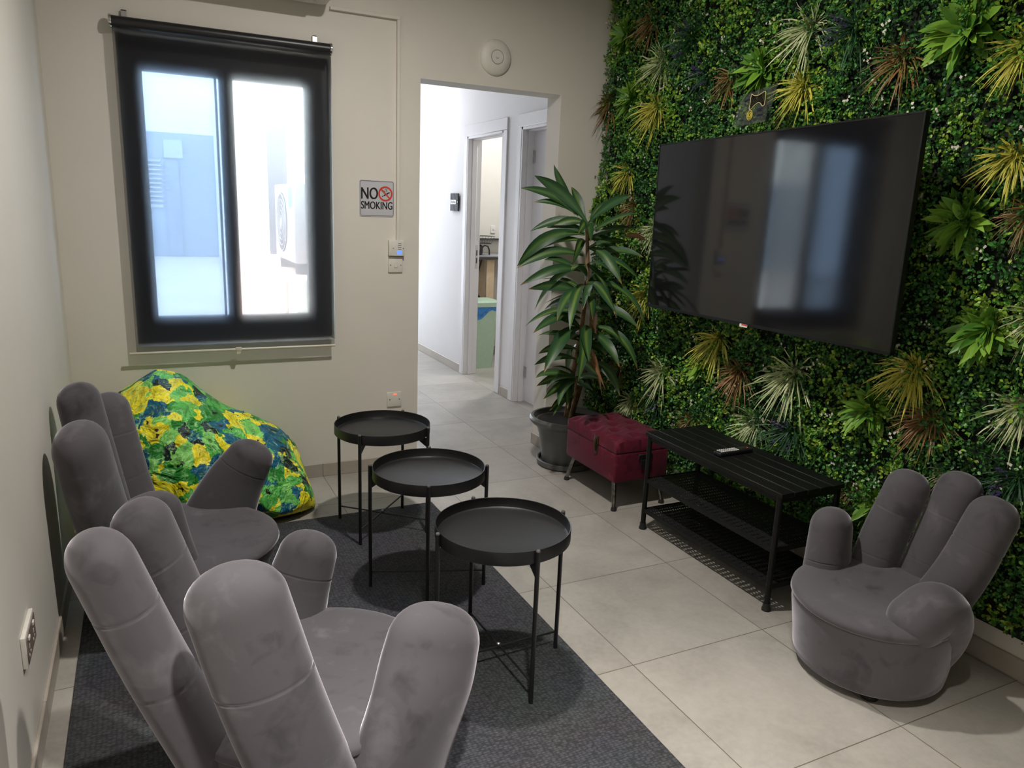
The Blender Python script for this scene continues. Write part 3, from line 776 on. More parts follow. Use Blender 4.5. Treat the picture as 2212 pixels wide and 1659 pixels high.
# ------------------------------------------------------------------ plant wall
def hedge():
    rng = np.random.default_rng(3)
    y0, y1, z0, z1 = -6.2, YB - .01, .09, 2.97
    nc = 46000
    cyv = rng.uniform(y0, y1, nc); czv = rng.uniform(z0, z1, nc)
    keep = (cyv > -5.3) | (rng.random(nc) < .4)
    cyv, czv = cyv[keep], czv[keep]
    low = czv < (.13 + .05 * np.sin(cyv * 9)) ; cyv, czv = cyv[~low], czv[~low]; nc = len(cyv)
    f = lambda s, o: np.sin(cyv * s + o) * np.cos(czv * s * 1.13 + o * 1.7)
    rel = .5 + .25 * f(9, 1) + .18 * f(17, 2.3) + .12 * f(31, .4)
    depth = .022 + .055 * np.clip(rel, 0, 1) + rng.uniform(0, .035, nc)
    hue = .5 * f(6, .7) + .4 * f(13, 4.1) + rng.normal(0, .55, nc)
    pal = np.array([(.024, .095, .024), (.050, .19, .036), (.12, .31, .042), (.22, .40, .04), (.33, .48, .055)])
    idx = np.clip(np.digitize(hue, [-.55, .15, .62, 1.05]), 0, 4)
    V, F, CC = [], [], []
    nl = 5
    tot = 0
    for l in range(nl):
        size = rng.uniform(.010, .0185, nc) * np.where(idx >= 3, 1.1, .95)
        ang = rng.uniform(0, 2 * PI, nc); out = rng.uniform(.15, 1.0, nc)
        d = np.stack([-out, np.cos(ang), np.sin(ang)], 1); d /= np.linalg.norm(d, axis=1)[:, None]
        rv = rng.normal(0, 1, (nc, 3)) + np.array([-.9, 0, .5]); s = np.cross(d, rv); s /= np.linalg.norm(s, axis=1)[:, None] + 1e-9
        n = np.cross(s, d)
        base = np.stack([XR - depth, cyv, czv], 1) + rng.normal(0, .006, (nc, 3))
        w = size * .36
        a = base; tip = base + d * size[:, None]
        E_ = lambda u, sg, ww: base + d * (size * u)[:, None] + s * (sg * w * ww)[:, None] + n * (size * .10)[:, None]
        P = np.stack([a, E_(.32, 1, .92), E_(.74, 1, .84), tip, E_(.74, -1, .84), E_(.32, -1, .92)], 1).reshape(-1, 3)
        k = (np.arange(nc) * 6)[:, None] + tot
        Fq = np.concatenate([k + np.array([[0, 3, 2, 1]]), k + np.array([[0, 5, 4, 3]])])
        V.append(P); F.append(Fq); tot += nc * 6
        c = pal[idx] * rng.uniform(.65, 1.35, nc)[:, None] * (1 + .25 * rng.normal(0, 1, (nc, 3)) * .3)
        CC.append(np.repeat(np.concatenate([np.clip(c, 0, 1), np.ones((nc, 1))], 1), 6, 0))
    # tiny white blossoms
    nb = 330
    by = rng.uniform(-5.2, y1, nb); bz = rng.uniform(.25, 2.9, nb)
    by = np.repeat(by, 4) + rng.normal(0, .010, nb * 4); bz = np.repeat(bz, 4) + rng.normal(0, .010, nb * 4)
    n4 = nb * 4; r = rng.uniform(.004, .0075, n4)
    base = np.stack([XR - .088 - rng.uniform(0, .028, n4), by, bz], 1)
    t1 = rng.normal(0, 1, (n4, 3)); t1[:, 0] *= .3; t1 /= np.linalg.norm(t1, axis=1)[:, None]
    t2 = np.cross(t1, np.array([[-1., 0, 0]])); t2 /= np.linalg.norm(t2, axis=1)[:, None]
    P = np.stack([base - t1 * r[:, None], base - t2 * r[:, None], base + t1 * r[:, None], base + t2 * r[:, None], base], 1).reshape(-1, 3)
    k = (np.arange(n4) * 5)[:, None] + tot
    V.append(P); F.append(k + np.array([[0, 1, 2, 3]])); tot += n4 * 5
    CC.append(np.tile(np.array([[.62, .60, .50, 1]]), (n4 * 5, 1)))
    V = np.concatenate(V); F = np.concatenate(F); CC = np.concatenate(CC)
    V[:, 0] = np.minimum(V[:, 0], XR - .004); V[:, 1] = np.minimum(V[:, 1], YB - .002 + 0 * V[:, 1])
    me = bpy.data.meshes.new('artificial_hedge')
    me.vertices.add(len(V)); me.vertices.foreach_set('co', V.astype(np.float32).ravel())
    me.loops.add(len(F) * 4); me.loops.foreach_set('vertex_index', F.astype(np.int32).ravel())
    me.polygons.add(len(F)); me.polygons.foreach_set('loop_start', np.arange(len(F), dtype=np.int32) * 4)
    me.update(calc_edges=True)
    ca = me.color_attributes.new('Col', 'FLOAT_COLOR', 'POINT'); ca.data.foreach_set('color', CC.astype(np.float32).ravel())
    me.materials.append(M['hedge'])
    o = bpy.data.objects.new('artificial_hedge', me); C.objects.link(o)
    tag(o, 'wall-covering mat of small green artificial hedge leaves with white blossoms', 'plant wall', kind='stuff')
    bk = MB().box((XR - .014, y0, .15), (XR - .001, y1, z1))
    ob = bk.build('hedge_backing', plain('hedge_backing_mesh', (.006, .012, .006), .9), o, smooth=False)
hedge()

TG = {'b': 'bright green broad-leaved tufts on the plant wall', 'y': 'yellow striped grass tufts on the plant wall', 'w': 'white-edged grass tufts on the plant wall',
      'r': 'reddish brown grass tufts on the plant wall', 'd': 'dark green lavender tufts on the plant wall'}
TN = {'b': ('broad_leaf_tuft', 'broad-leaved green tuft'), 'y': ('yellow_grass_tuft', 'yellow-striped grass tuft'), 'w': ('variegated_grass_tuft', 'white-edged grass tuft'),
      'r': ('red_grass_tuft', 'reddish brown grass tuft'), 'd': ('lavender_tuft', 'dark green tuft with lavender spikes')}
TUFTS = [
 ('b', -2.156, 2.556, .121, 'in the top left corner of the plant wall'), ('b', -3.292, 2.211, .127, 'just above the clear plaque'), ('b', -4.265, 2.202, .143, 'largest and highest, above the right end of the television'),
 ('b', -4.365, 1.561, .122, 'beside the middle of the television\'s right edge'), ('b', -4.522, 1.200, .127, 'below and right of the television\'s lower right corner'), ('b', -4.109, .803, .116, 'above the right end of the black bench'),
 ('b', -3.073, .783, .102, 'partly hidden by the yellow grass under the television'), ('b', -4.201, .429, .103, 'low, squeezed between bench and grey hand chair'), ('b', -2.250, 2.192, .115, 'beside the red grass that overhangs the left edge'), ('b', -1.997, 1.560, .105, 'behind the top of the potted dracaena'),
 ('y', -2.507, 2.116, .150, 'above the television\'s upper left corner'), ('y', -3.544, 2.101, .130, 'right of the clear plaque'), ('y', -4.502, 1.773, .118, 'right of the television\'s upper right corner'), ('y', -4.272, 1.000, .140, 'at the television\'s lower right corner'),
 ('y', -3.180, .926, .143, 'reaching over the television\'s bottom edge'), ('y', -2.254, 1.778, .118, 'by the left edge, over the dracaena'), ('y', -4.475, 2.117, .119, 'at the top right, beside the largest broad-leaved tuft'), ('y', -2.533, 1.085, .120, 'behind the dracaena, near the television\'s lower left corner'),
 ('w', -2.519, 2.341, .145, 'high on the left, between two lavender tufts'), ('w', -3.545, 2.332, .147, 'highest, above the yellow grass by the plaque'), ('w', -2.746, .663, .142, 'above the crimson ottoman'), ('w', -3.691, .856, .165, 'largest, centred over the black bench'),
 ('w', -3.499, .573, .123, 'lowest over the bench, left of the lavender'), ('w', -4.677, .952, .108, 'at the right, above the hand chair\'s fingers'), ('w', -4.678, 1.263, .105, 'right of the lower broad-leaved tuft'), ('w', -4.468, .642, .066, 'tiny, between two fingers of the hand chair'),
 ('w', -2.474, .432, .095, 'small, just behind the crimson ottoman'), ('w', -2.574, 1.455, .110, 'at the television\'s left edge'),
 ('r', -2.402, 2.584, .140, 'at the very top left'), ('r', -2.02, 2.197, .150, 'overhanging the left edge of the plant wall'), ('r', -3.076, 2.199, .112, 'left of the clear plaque'), ('r', -4.022, 2.150, .121, 'above the right half of the television'),
 ('r', -2.352, 1.579, .118, 'left of the television, behind dracaena leaves'), ('r', -3.353, .794, .138, 'under the middle of the television'), ('r', -4.370, .827, .129, 'above the hand chair, right of the broad-leaved tuft'), ('r', -4.580, 1.589, .098, 'at the right, level with the television\'s middle'),
 ('r', -2.324, .617, .118, 'low behind the dracaena\'s stem'), ('r', -3.024, .453, .105, 'between ottoman and bench'), ('r', -4.100, .451, .080, 'low behind the right end of the bench'),
 ('d', -2.762, 2.439, .160, 'highest on the left'), ('d', -2.900, 2.250, .117, 'below the highest lavender on the left'), ('d', -3.777, 2.299, .138, 'above the middle of the television'), ('d', -3.731, .606, .137, 'right above the bench top'), ('d', -2.722, .508, .115, 'behind the ottoman\'s back corner'), ('d', -4.706, .717, .125, 'overhanging the hand chair\'s fingers'),
]
def blades(base, R, kind, rng):
    V, F, CC = [], [], []
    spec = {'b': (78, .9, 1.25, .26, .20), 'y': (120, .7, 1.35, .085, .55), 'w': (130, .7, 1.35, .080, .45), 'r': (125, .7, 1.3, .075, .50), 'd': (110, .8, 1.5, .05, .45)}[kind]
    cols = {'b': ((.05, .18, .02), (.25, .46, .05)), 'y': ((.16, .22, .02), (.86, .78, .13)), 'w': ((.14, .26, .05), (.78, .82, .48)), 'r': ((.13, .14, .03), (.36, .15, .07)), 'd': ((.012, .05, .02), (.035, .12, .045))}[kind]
    cnt, l0, l1, wid, g = spec
    for i in range(cnt):
        ph = rng.uniform(0, 2 * PI); el = rng.uniform(.12, 1.1) if kind != 'b' else rng.uniform(.10, .95)
        d = Vector((-math.sin(el), math.cos(el) * math.cos(ph), math.cos(el) * math.sin(ph) + .32)).normalized()
        Ln = R * rng.uniform(l0, l1) * (1 - .28 * (el > .8))
        if kind == 'b': Ln = R * rng.uniform(.55, 1.12)
        w = R * wid * rng.uniform(.75, 1.25) * .5
        ns = 6; side = d.cross(Vector((-1, rng.uniform(-.6, .6), rng.uniform(-.2, .9)))).normalized()
        o = len(V); mixk = rng.random() ** 1.2
        if kind in 'yw': mixk = .25 + .75 * rng.random()
        root = base + Vector((0, rng.uniform(-.015, .015), rng.uniform(-.015, .015))) + (d * R * .12 if kind == 'b' else Vector())
        for s in range(ns + 1):
            u = s / ns
            p = root + d * Ln * u + Vector((0, 0, -1)) * g * R * u * u * rng.uniform(.9, 1.1) * (1.0)
            if kind == 'b': prof = math.sin(PI * min(1, .10 + .90 * u)) ** .75
            else: prof = (1 - u) ** .55 * (.55 + .9 * u if u < .5 else 1)
            q = w * max(.03, prof)
            nrm_ = side.cross(d).normalized()
            V += [p + side * q + nrm_ * q * .35, p, p - side * q + nrm_ * q * .35]
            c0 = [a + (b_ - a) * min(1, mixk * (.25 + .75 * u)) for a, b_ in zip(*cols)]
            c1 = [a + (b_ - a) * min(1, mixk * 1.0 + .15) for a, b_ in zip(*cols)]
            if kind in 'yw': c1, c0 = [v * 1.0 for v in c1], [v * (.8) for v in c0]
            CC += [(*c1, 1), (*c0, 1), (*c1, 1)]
        for s in range(ns):
            a = o + s * 3
            F += [(a, a + 3, a + 4, a + 1), (a + 1, a + 4, a + 5, a + 2)]
    return V, F, CC
for i, (k, y, z, R, where) in enumerate(TUFTS):
    rng = random.Random(100 + i)
    nm, lab = TN[k]
    base = Vector((XR - .045, y, z - .15 * R * 0))
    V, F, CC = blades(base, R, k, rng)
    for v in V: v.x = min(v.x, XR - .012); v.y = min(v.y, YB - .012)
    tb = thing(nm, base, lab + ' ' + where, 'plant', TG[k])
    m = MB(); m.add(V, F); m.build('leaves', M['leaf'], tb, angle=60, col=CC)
    if k == 'd':
        for s in range(6):
            m = MB(); CC = []
            ph = rng.uniform(0, 2 * PI); d = Vector((-.9, math.cos(ph) * .8, math.sin(ph) * .7 + .1)).normalized(); L_ = R * rng.uniform(.7, 1.05)
            for q in range(14):
                p = base + d * L_ * (.55 + .45 * q / 13) + Vector((0, 0, -1)) * R * .15 + Vector((rng.gauss(0, .004), rng.gauss(0, .004), rng.gauss(0, .004)))
                r = .0045; m.add([p + Vector(v) * r for v in ((1, 0, 0), (-1, 0, 0), (0, 1, 0), (0, -1, 0), (0, 0, 1), (0, 0, -1))], [(0, 2, 4), (2, 1, 4), (1, 3, 4), (3, 0, 4), (2, 0, 5), (1, 2, 5), (3, 1, 5), (0, 3, 5)])
                CC += [(.07, .05, .15, 1)] * 6
            m.build('flower_spike', M['leaf'], tb, smooth=False, col=CC)

# ------------------------------------------------------------------ potted dracaena
PX, PY = .250, -2.255
t = thing('potted_dracaena', (PX, PY, 0), 'tall dracaena with striped leaves in an anthracite pot beside the doorway', 'plant')
MB().lathe([(0, 0), (.165, 0), (.180, .012), (.184, .040), (.180, .042), (.172, .040), (.168, .018), (0, .014)], (PX, PY, 0), 48).build('saucer', M['pot'], t, angle=30)
MB().lathe([(0, .02), (.140, .02), (.150, .03), (.176, .20), (.183, .215), (.187, .235), (.205, .262), (.222, .270), (.236, .284), (.238, .300), (.230, .313), (.214, .314), (.205, .302), (.200, .285), (0, .28)], (PX, PY, 0), 56).build('pot', M['pot'], t, angle=30)
MB().lathe([(.199, .276), (.198, .284), (.12, .289), (.03, .291), (0, .291)], (PX, PY, 0), 40).build('soil', M['soil'], t)
stem = [(.275, -2.20, .285), (.270, -2.225, .42), (.262, -2.26, .62), (.285, -2.28, .90), (.305, -2.27, 1.20), (.31, -2.23, 1.46)]
def lean(p):            # the canes lean out of the pot towards the room
    k = min(1, max(0, (p[2] - .34) / .5)); k = k * k * (3 - 2 * k)
    return Vector((p[0] - .135 * k, p[1] - .235 * k, p[2] + .022 * k))
sp_ = [lean(p) for p in catmull(stem, 30)]; MB().tube(sp_, [.019 - .009 * i / 29 for i in range(30)], 10).build('cane', M['trunk'], t)
sp2 = [lean(p) for p in catmull([(.235, -2.30, .285), (.225, -2.36, .45), (.22, -2.37, .60)], 12)]; MB().tube(sp2, [.012 - .004 * i / 11 for i in range(12)], 8).build('cane', M['trunk'], t)
sp3 = [lean(p) for p in catmull([(.31, -2.19, .285), (.33, -2.24, .5), (.335, -2.30, .8), (.325, -2.31, 1.05)], 16)]; MB().tube(sp3, [.020 - .006 * i / 15 for i in range(16)], 8).build('cane', M['trunk'], t)
LEAVES = [(0.33, -2.2, 1.47, 0.04, -2.09, 1.71), (0.23, -2.13, 1.55, -0.03, -2.07, 1.64), (0.22, -2.13, 1.56, 0.05, -2.08, 1.57), (0.25, -2.14, 1.54, 0.18, -2.05, 1.78), (0.31, -2.2, 1.46, 0.26, -2.12, 1.66), (0.3, -2.19, 1.46, 0.04, -2.07, 1.41), (0.31, -2.2, 1.43, 0.16, -2.04, 1.43), (0.3, -2.21, 1.41, 0.05, -2.1, 1.34), (0.3, -2.21, 1.39, -0.08, -2.16, 1.22), (0.29, -2.21, 1.36, 0.0, -2.1, 1.24), (0.28, -2.22, 1.29, -0.08, -2.16, 1.21), (0.31, -2.22, 1.36, 0.11, -2.43, 1.24), (0.25, -2.23, 1.21, 0.06, -2.21, 1.26), (0.25, -2.23, 1.21, -0.07, -2.19, 1.12), (0.27, -2.27, 1.11, 0.08, -2.16, 1.15), (0.26, -2.27, 1.07, -0.03, -2.21, 1.1), (0.26, -2.28, 1.06, 0.1, -2.16, 1.01), (0.26, -2.29, 1.02, 0.12, -2.13, 0.97), (0.28, -2.27, 1.11, 0.02, -2.46, 0.96), (0.29, -2.27, 1.12, 0.06, -2.53, 0.92), (0.31, -2.29, 1.12, 0.15, -2.5, 1.02), (0.25, -2.3, 0.96, -0.06, -2.25, 0.9), (0.25, -2.3, 0.95, -0.06, -2.35, 0.88), (0.33, -2.31, 1.06, 0.19, -2.54, 0.97), (0.25, -2.31, 0.89, -0.06, -2.49, 0.69), (0.27, -2.32, 0.9, 0.08, -2.61, 0.66), (0.3, -2.34, 0.89, 0.14, -2.61, 0.76), (0.34, -2.3, 1.13, 0.31, -2.59, 1.0), (0.35, -2.3, 1.14, 0.44, -2.67, 0.96), (0.35, -2.27, 1.27, 0.5, -2.56, 1.14), (0.33, -2.35, 0.9, 0.46, -2.6, 0.7), (0.35, -2.23, 1.39, 0.57, -2.37, 1.44), (0.35, -2.25, 1.33, 0.54, -2.3, 1.37), (0.35, -2.22, 1.45, 0.47, -2.2, 1.59), (0.34, -2.21, 1.46, 0.21, -2.44, 1.37), (0.24, -2.33, 0.81, 0.04, -2.22, 0.84), (0.22, -2.33, 0.76, 0.03, -2.25, 0.74), (0.22, -2.35, 0.69, -0.01, -2.28, 0.68), (0.21, -2.37, 0.61, -0.03, -2.34, 0.61), (0.21, -2.37, 0.6, -0.02, -2.45, 0.57), (0.21, -2.37, 0.59, -0.03, -2.35, 0.56), (0.21, -2.38, 0.56, -0.02, -2.42, 0.49), (0.21, -2.36, 0.63, 0.06, -2.36, 0.68), (0.23, -2.38, 0.6, 0.29, -2.49, 0.62), (0.21, -2.37, 0.58, 0.04, -2.48, 0.53),
 (.33, -2.28, 1.30, .50, -2.52, 1.30), (.33, -2.27, 1.42, .45, -2.55, 1.52), (.33, -2.30, 1.0, .48, -2.55, .92), (.31, -2.24, 1.46, .42, -2.48, 1.62)]
TOWARD = Vector((-.50, -.84, .18))
def strap(V, F, CC, a, b_, w, rng, dead=False):
    a = Vector(a); b_ = Vector(b_); d = b_ - a; L_ = d.length
    hor = math.hypot(d.x, d.y) / L_
    fall = max(0, -d.z / L_)
    mid = a.lerp(b_, .5) + Vector((0, 0, 1)) * L_ * (.085 * hor + .02 + .16 * fall * hor) + Vector((rng.uniform(-.07, .07), rng.uniform(-.07, .07), 0)) * L_
    ctl = mid * 2 - (a + b_) / 2
    P = [a * (1 - i / 12) ** 2 + ctl * (2 * (i / 12) * (1 - i / 12)) + b_ * (i / 12) ** 2 for i in range(13)]
    tw = rng.uniform(-.9, .9)
    for i, p in enumerate(P):
        u = i / 12; tan = (P[min(12, i + 1)] - P[max(0, i - 1)]).normalized()
        face = (TOWARD + Vector((0, 0, .55)) + Vector((rng.gauss(0, .02),) * 3)).normalized()
        s = tan.cross(face).normalized(); nn = s.cross(tan)
        s = s * math.cos(tw * u * 1.4) + nn * math.sin(tw * u * 1.4); nn = s.cross(tan)
        prof = .20 * (1 - u) + .95 * math.sin(PI * u ** 1.25) ** .85 if u < .99 else .03
        prof = max(.03, prof)
        q = w * prof
        edge_ = (.016, .056, .020); kk = rng.random() ** .7; strp = (.04 + .16 * kk, .11 + .17 * kk, .03); med = (.026, .080, .026)
        if i == 0: K_ = kk
        strp = (.035 + .12 * K_, .10 + .13 * K_, .03)
        if u > .93 and rng.random() < .7: edge_ = med = strp = (.25, .12, .03)
        if dead: edge_ = (.20, .09, .04); med = (.28, .14, .07); strp = (.30, .17, .09)
        for k, cc in ((1, edge_), (.45, med), (0, strp), (-.45, med), (-1, edge_)):
            V.append(p + s * q * k + nn * q * .28 * (abs(k) ** 1.5)); CC.append((*cc, 1))
    o = len(V) - 13 * 5
    for i in range(12):
        for k in range(4):
            q = o + i * 5 + k; F.append((q, q + 1, q + 6, q + 5))
V, F, CC = [], [], []
rng = random.Random(5)
for q in LEAVES:
    L_ = (Vector(q[3:]) - Vector(q[:3])).length
    root = lean(q[:3])
    c = min(sp_[8:] + sp2 + sp3, key=lambda s: (s - root).length)
    r0 = c.lerp(root, .55)
    strap(V, F, CC, r0, lean((*q[3:5], max(q[5], q[2] - .1))) + Vector((0, 0, min(0, q[5] - q[2] + .1))), (.012 + .051 * L_) * rng.uniform(.85, 1.1), rng)
for i in range(34):
    k = rng.randrange(9, 30) if i % 3 else None
    p = sp_[k] if k is not None else rng.choice(sp3[5:] + sp2[6:])
    az = rng.uniform(-PI, PI) if i % 2 else -2.1 + rng.uniform(-.9, .9); L_ = rng.uniform(.22, .36); dr = rng.uniform(-.75, .35)
    q = p + Vector((math.cos(az) * L_ * .8, math.sin(az) * L_ * .8, L_ * dr))
    q.x = min(q.x, XR - .07); q.y = min(q.y, YB - .05)
    strap(V, F, CC, p, q, (.010 + .055 * L_), rng)
for v in V: v.y = min(v.y, YB - .006); v.x = min(v.x, XR - .02)
m = MB(); m.add(V, F); m.build('leaves', M['leaf'], t, angle=70, col=CC)
V, F, CC = [], [], []
for a, b_, w_ in (((.293, -2.35, .72), (.295, -2.56, .575), .018), ((.33, -2.34, .98), (.27, -2.46, .88), .016), ((.50, -2.33, 1.40), (.57, -2.43, 1.385), .018), ((.31, -2.30, .80), (.36, -2.42, .52), .014)):
    strap(V, F, CC, lean(a), lean((b_[0], b_[1], a[2])) + Vector((0, 0, b_[2] - a[2])), w_, rng, True)
m = MB(); m.add(V, F); o = m.build('dead_leaves', M['leaf'], t, angle=70, col=CC); o['label'] = 'dry brown leaves hanging on the cane'

# ------------------------------------------------------------------ wall mounted things
# air conditioner at the top of the back wall
t = thing('air_conditioner', (-1.55, YB, 2.49), 'white wall air conditioner at the top edge above the window', 'air conditioner')
m = MB(); m.box((-2.02, YB - .20, 2.508), (-1.135, YB, 2.80), .03, 4); m.build('casing', M['white'], t)
m = MB(); m.box((-1.96, YB - .185, 2.500), (-1.22, YB - .06, 2.510), .004, 1); fl = m.build('air_flap', M['white'], t)
MB().box((-1.315, YB - .168, 2.4985), (-1.222, YB - .135, 2.5005)).build('rating_label', M['brown_switch'], t, smooth=False)
m = MB(); m.lathe([(0, -.003), (.014, -.002), (.014, 0), (0, 0)], (-1.36, YB - .15, 2.5005), 16); m.build('energy_sticker', plain('olive_sticker', srgb(140, 150, 60), .5), t)
# cable trunking
m = MB(); m.box((-1.125, YB - .022, 2.496), (-.757, YB, 2.512), .001, 1); m.box((-.773, YB - .022, 1.348), (-.757, YB, 2.4955), .001, 1)
struct(m.build('trim_1', M['wall'], smooth=False))
# thermostat / meter and light switch
t = thing('room_monitor', (-.768, YB, 1.27), 'white wall monitor box with glowing blue display beside the doorway', 'monitor')
m = MB(); m.box((-.818, YB - .030, 1.266), (-.728, YB, 1.352), .003, 2); m.build('case', M['white'], t)
m = MB(); m.box((-.772, YB - .0315, 1.274), (-.745, YB - .0295, 1.296), .001, 1); m.build('display', M['lcd'], t)
m = MB()
for i in range(4): m.box((-.768, YB - .0308, 1.302 + i * .0105), (-.748, YB - .0295, 1.3045 + i * .0105))
m.build('vent_slots', M['dark_slot'], t, smooth=False)
for x in (-.795, -.737): MB().lathe([(0, -.0025), (.0025, -.002), (.0025, .0)], (x, YB - .030, 1.308), 10, axis='Y').build('screw', M['dark_slot'], t)
t = thing('light_switch', (-.77, YB, 1.18), 'white light switch plate directly under the wall monitor box', 'switch')
m = MB(); m.box((-.816, YB - .010, 1.172), (-.733, YB, 1.262), .003, 2); m.build('plate', M['white'], t)
m = MB(); m.box((-.784, YB - .0135, 1.198), (-.763, YB - .009, 1.226), .002, 1); m.build('rocker', M['white'], t)
for x in (-.804, -.745): MB().lathe([(0, -.002), (.0025, -.0015), (.0025, .0)], (x, YB - .010, 1.213), 10, axis='Y').build('screw', M['dark_slot'], t)
t = thing('fused_socket', (-.78, YB, .43), 'white fused wall outlet with red light, low beside the doorway', 'socket')
m = MB(); m.box((-.824, YB - .010, .384), (-.737, YB, .472), .003, 2); m.build('plate', M['white'], t)
m = MB(); m.box((-.785, YB - .013, .455), (-.767, YB - .009, .462), .001, 1); m.build('neon_light', M['redled'], t)
for x in (-.808, -.750): MB().lathe([(0, -.002), (.003, -.0015), (.003, .0)], (x, YB - .010, .428), 10, axis='Y').build('screw', M['dark_slot'], t)
# access point
t = thing('wifi_access_point', (-.192, YB, 2.38), 'round white disc-shaped access point on the wall above the doorway', 'access point')
MB().lathe([(0, -.031), (.035, -.0308), (.0355, -.029), (.037, -.0295), (.06, -.027), (.085, -.018), (.097, -.007), (.098, 0)], (-.192, YB, 2.378), 48, axis='Y').build('housing', M['white'], t, angle=50)
m = MB(); m.tube([(-.192 + .0375 * math.cos(a), YB - .0297, 2.378 + .0375 * math.sin(a)) for a in [2 * PI * k / 40 for k in range(41)]], .0012, 6); m.build('led_ring', M['brown_switch'], t)
m = MB(); m.tube([(-.192 + .007 * math.cos(a), YB - .0312, 2.377 + .007 * math.sin(a)) for a in [PI + PI * k / 12 for k in range(13)]], .0014, 6); m.build('logo_mark', M['brown_switch'], t)
# no smoking sign
SX0, SX1, SZ0, SZ1 = -.979, -.783, 1.478, 1.672
t = thing('no_smoking_sign', ((SX0 + SX1) / 2, YB, (SZ0 + SZ1) / 2), 'grey NO SMOKING sign with red prohibition circle on the wall', 'sign')
sw, sh_ = SX1 - SX0, SZ1 - SZ0
def rrect(x0, x1, z0, z1, r, y, n=6):
    pts = []
    for cx_, cz_, a0 in ((x1 - r, z1 - r, 0), (x0 + r, z1 - r, 90), (x0 + r, z0 + r, 180), (x1 - r, z0 + r, 270)):
        for k in range(n + 1):
            a = math.radians(a0 + 90 * k / n); pts.append(Vector((cx_ + r * math.cos(a), y, cz_ + r * math.sin(a))))
    return pts
m = MB(); f_ = rrect(SX0, SX1, SZ0, SZ1, .012, YB - .003); bck = [p + Vector((0, .003, 0)) for p in f_]
m.rings([f_, bck]); m.build('panel', M['sign_grey'], t, smooth=False)
m = MB(); o_ = rrect(SX0 + .004, SX1 - .004, SZ0 + .004, SZ1 - .004, .010, YB - .0036); i_ = rrect(SX0 + .0062, SX1 - .0062, SZ0 + .0062, SZ1 - .0062, .008, YB - .0036); n_ = len(o_)
m.add(o_ + i_, [(k, (k + 1) % n_, n_ + (k + 1) % n_, n_ + k) for k in range(n_)]); m.build('border', M['sign_black'], t, smooth=False)
ex, ez = (1, 0, 0), (0, 0, 1)
text_mesh('NO', .088, M['sign_black'], 'lettering', t, (SX0 + .056, YB - .0035, SZ0 + sh_ * .62), ex, ez, .0004, .0016, .70)
text_mesh('SMOKING', .058, M['sign_black'], 'lettering', t, (SX0 + sw * .5, YB - .0035, SZ0 + sh_ * .30), ex, ez, .0004, .0010, .69)
cxs, czs, rr = SX0 + sw * .745, SZ0 + sh_ * .64, .0405
m = MB(); pts = []
for r in (rr, rr * .78):
    pts += [Vector((cxs + r * math.cos(2 * PI * k / 40), YB - .0042, czs + r * math.sin(2 * PI * k / 40))) for k in range(40)]
m.add(pts, [(k, (k + 1) % 40, 40 + (k + 1) % 40, 40 + k) for k in range(40)])
dv = Vector((.707, 0, -.707)); pv = Vector((.707, 0, .707)); cc = Vector((cxs, YB - .0046, czs))
m.add([cc - dv * rr * .85 + pv * .0036, cc - dv * rr * .85 - pv * .0036, cc + dv * rr * .85 - pv * .0036, cc + dv * rr * .85 + pv * .0036], [(0, 1, 2, 3)])
m.build('prohibition_ring', M['sign_red'], t, smooth=False)
m = MB(); cd = Vector((.86, 0, .50)); cq = Vector((-.50, 0, .86)); cc = Vector((cxs + .002, YB - .0040, czs - .004))
m.add([cc - cd * .014 - cq * .003, cc + cd * .026 - cq * .003, cc + cd * .026 + cq * .003, cc - cd * .014 + cq * .003], [(0, 1, 2, 3)])
m.add([cc - cd * .024 - cq * .003, cc - cd * .018 - cq * .003, cc - cd * .018 + cq * .003, cc - cd * .024 + cq * .003], [(0, 1, 2, 3)])
for r in (.010, .0135): m.tube([Vector((cxs - .012 + r * math.cos(a), YB - .0038, czs + .004 + r * math.sin(a))) for a in [.4 + 2.0 * k / 10 for k in range(11)]], .0007, 5)
for r in (.008, .0115): m.tube([Vector((cxs - .002 + r * math.cos(a), YB - .0038, czs + .015 + r * math.sin(a))) for a in [-.6 + 2.2 * k / 10 for k in range(11)]], .0007, 5)
m.build('cigarette_symbol', M['sign_black'], t, smooth=False)
# kitchen sign on the corridor wall
t = thing('kitchen_sign', (HX, .62, 1.6), 'small black glossy Kitchen door sign on the white corridor wall', 'sign')
m = MB(); m.box((HX - .020, .515, 1.515), (HX - .012, .715, 1.675), .001, 1); m.box((HX - .012, .60, 1.58), (HX, .63, 1.61)); m.build('plate', M['glossblack'], t, smooth=False)
m = MB(); X = HX - .0205
m.add([(X, .700, 1.673), (X, .625, 1.673), (X, .585, 1.618), (X, .650, 1.618)], [(0, 1, 2, 3)]); m.add([(X, .605, 1.673), (X, .560, 1.673), (X, .540, 1.618), (X, .565, 1.618)], [(0, 1, 2, 3)])
m.add([(X, .700, 1.575), (X, .640, 1.575), (X, .600, 1.517), (X, .700, 1.517)], [(0, 1, 2, 3)]); m.add([(X, .620, 1.575), (X, .540, 1.575), (X, .535, 1.517), (X, .580, 1.517)], [(0, 1, 2, 3)])
m.build('grey_stripes', M['glossgrey'], t, smooth=False)
MB().box((HX - .0212, .572, 1.576), (HX - .0202, .705, 1.616)).build('name_strip', M['sign_white'], t, smooth=False)
text_mesh('Kitchen', .036, M['sign_black'], 'lettering', t, (HX - .0216, .638, 1.596), (0, -1, 0), ez, .0003, .0006, .95)
MB().lathe([(0, -.003), (.005, -.002), (.005, 0)], (HX - .020, .530, 1.597), 12, axis='X').build('screw', M['steel'], t)
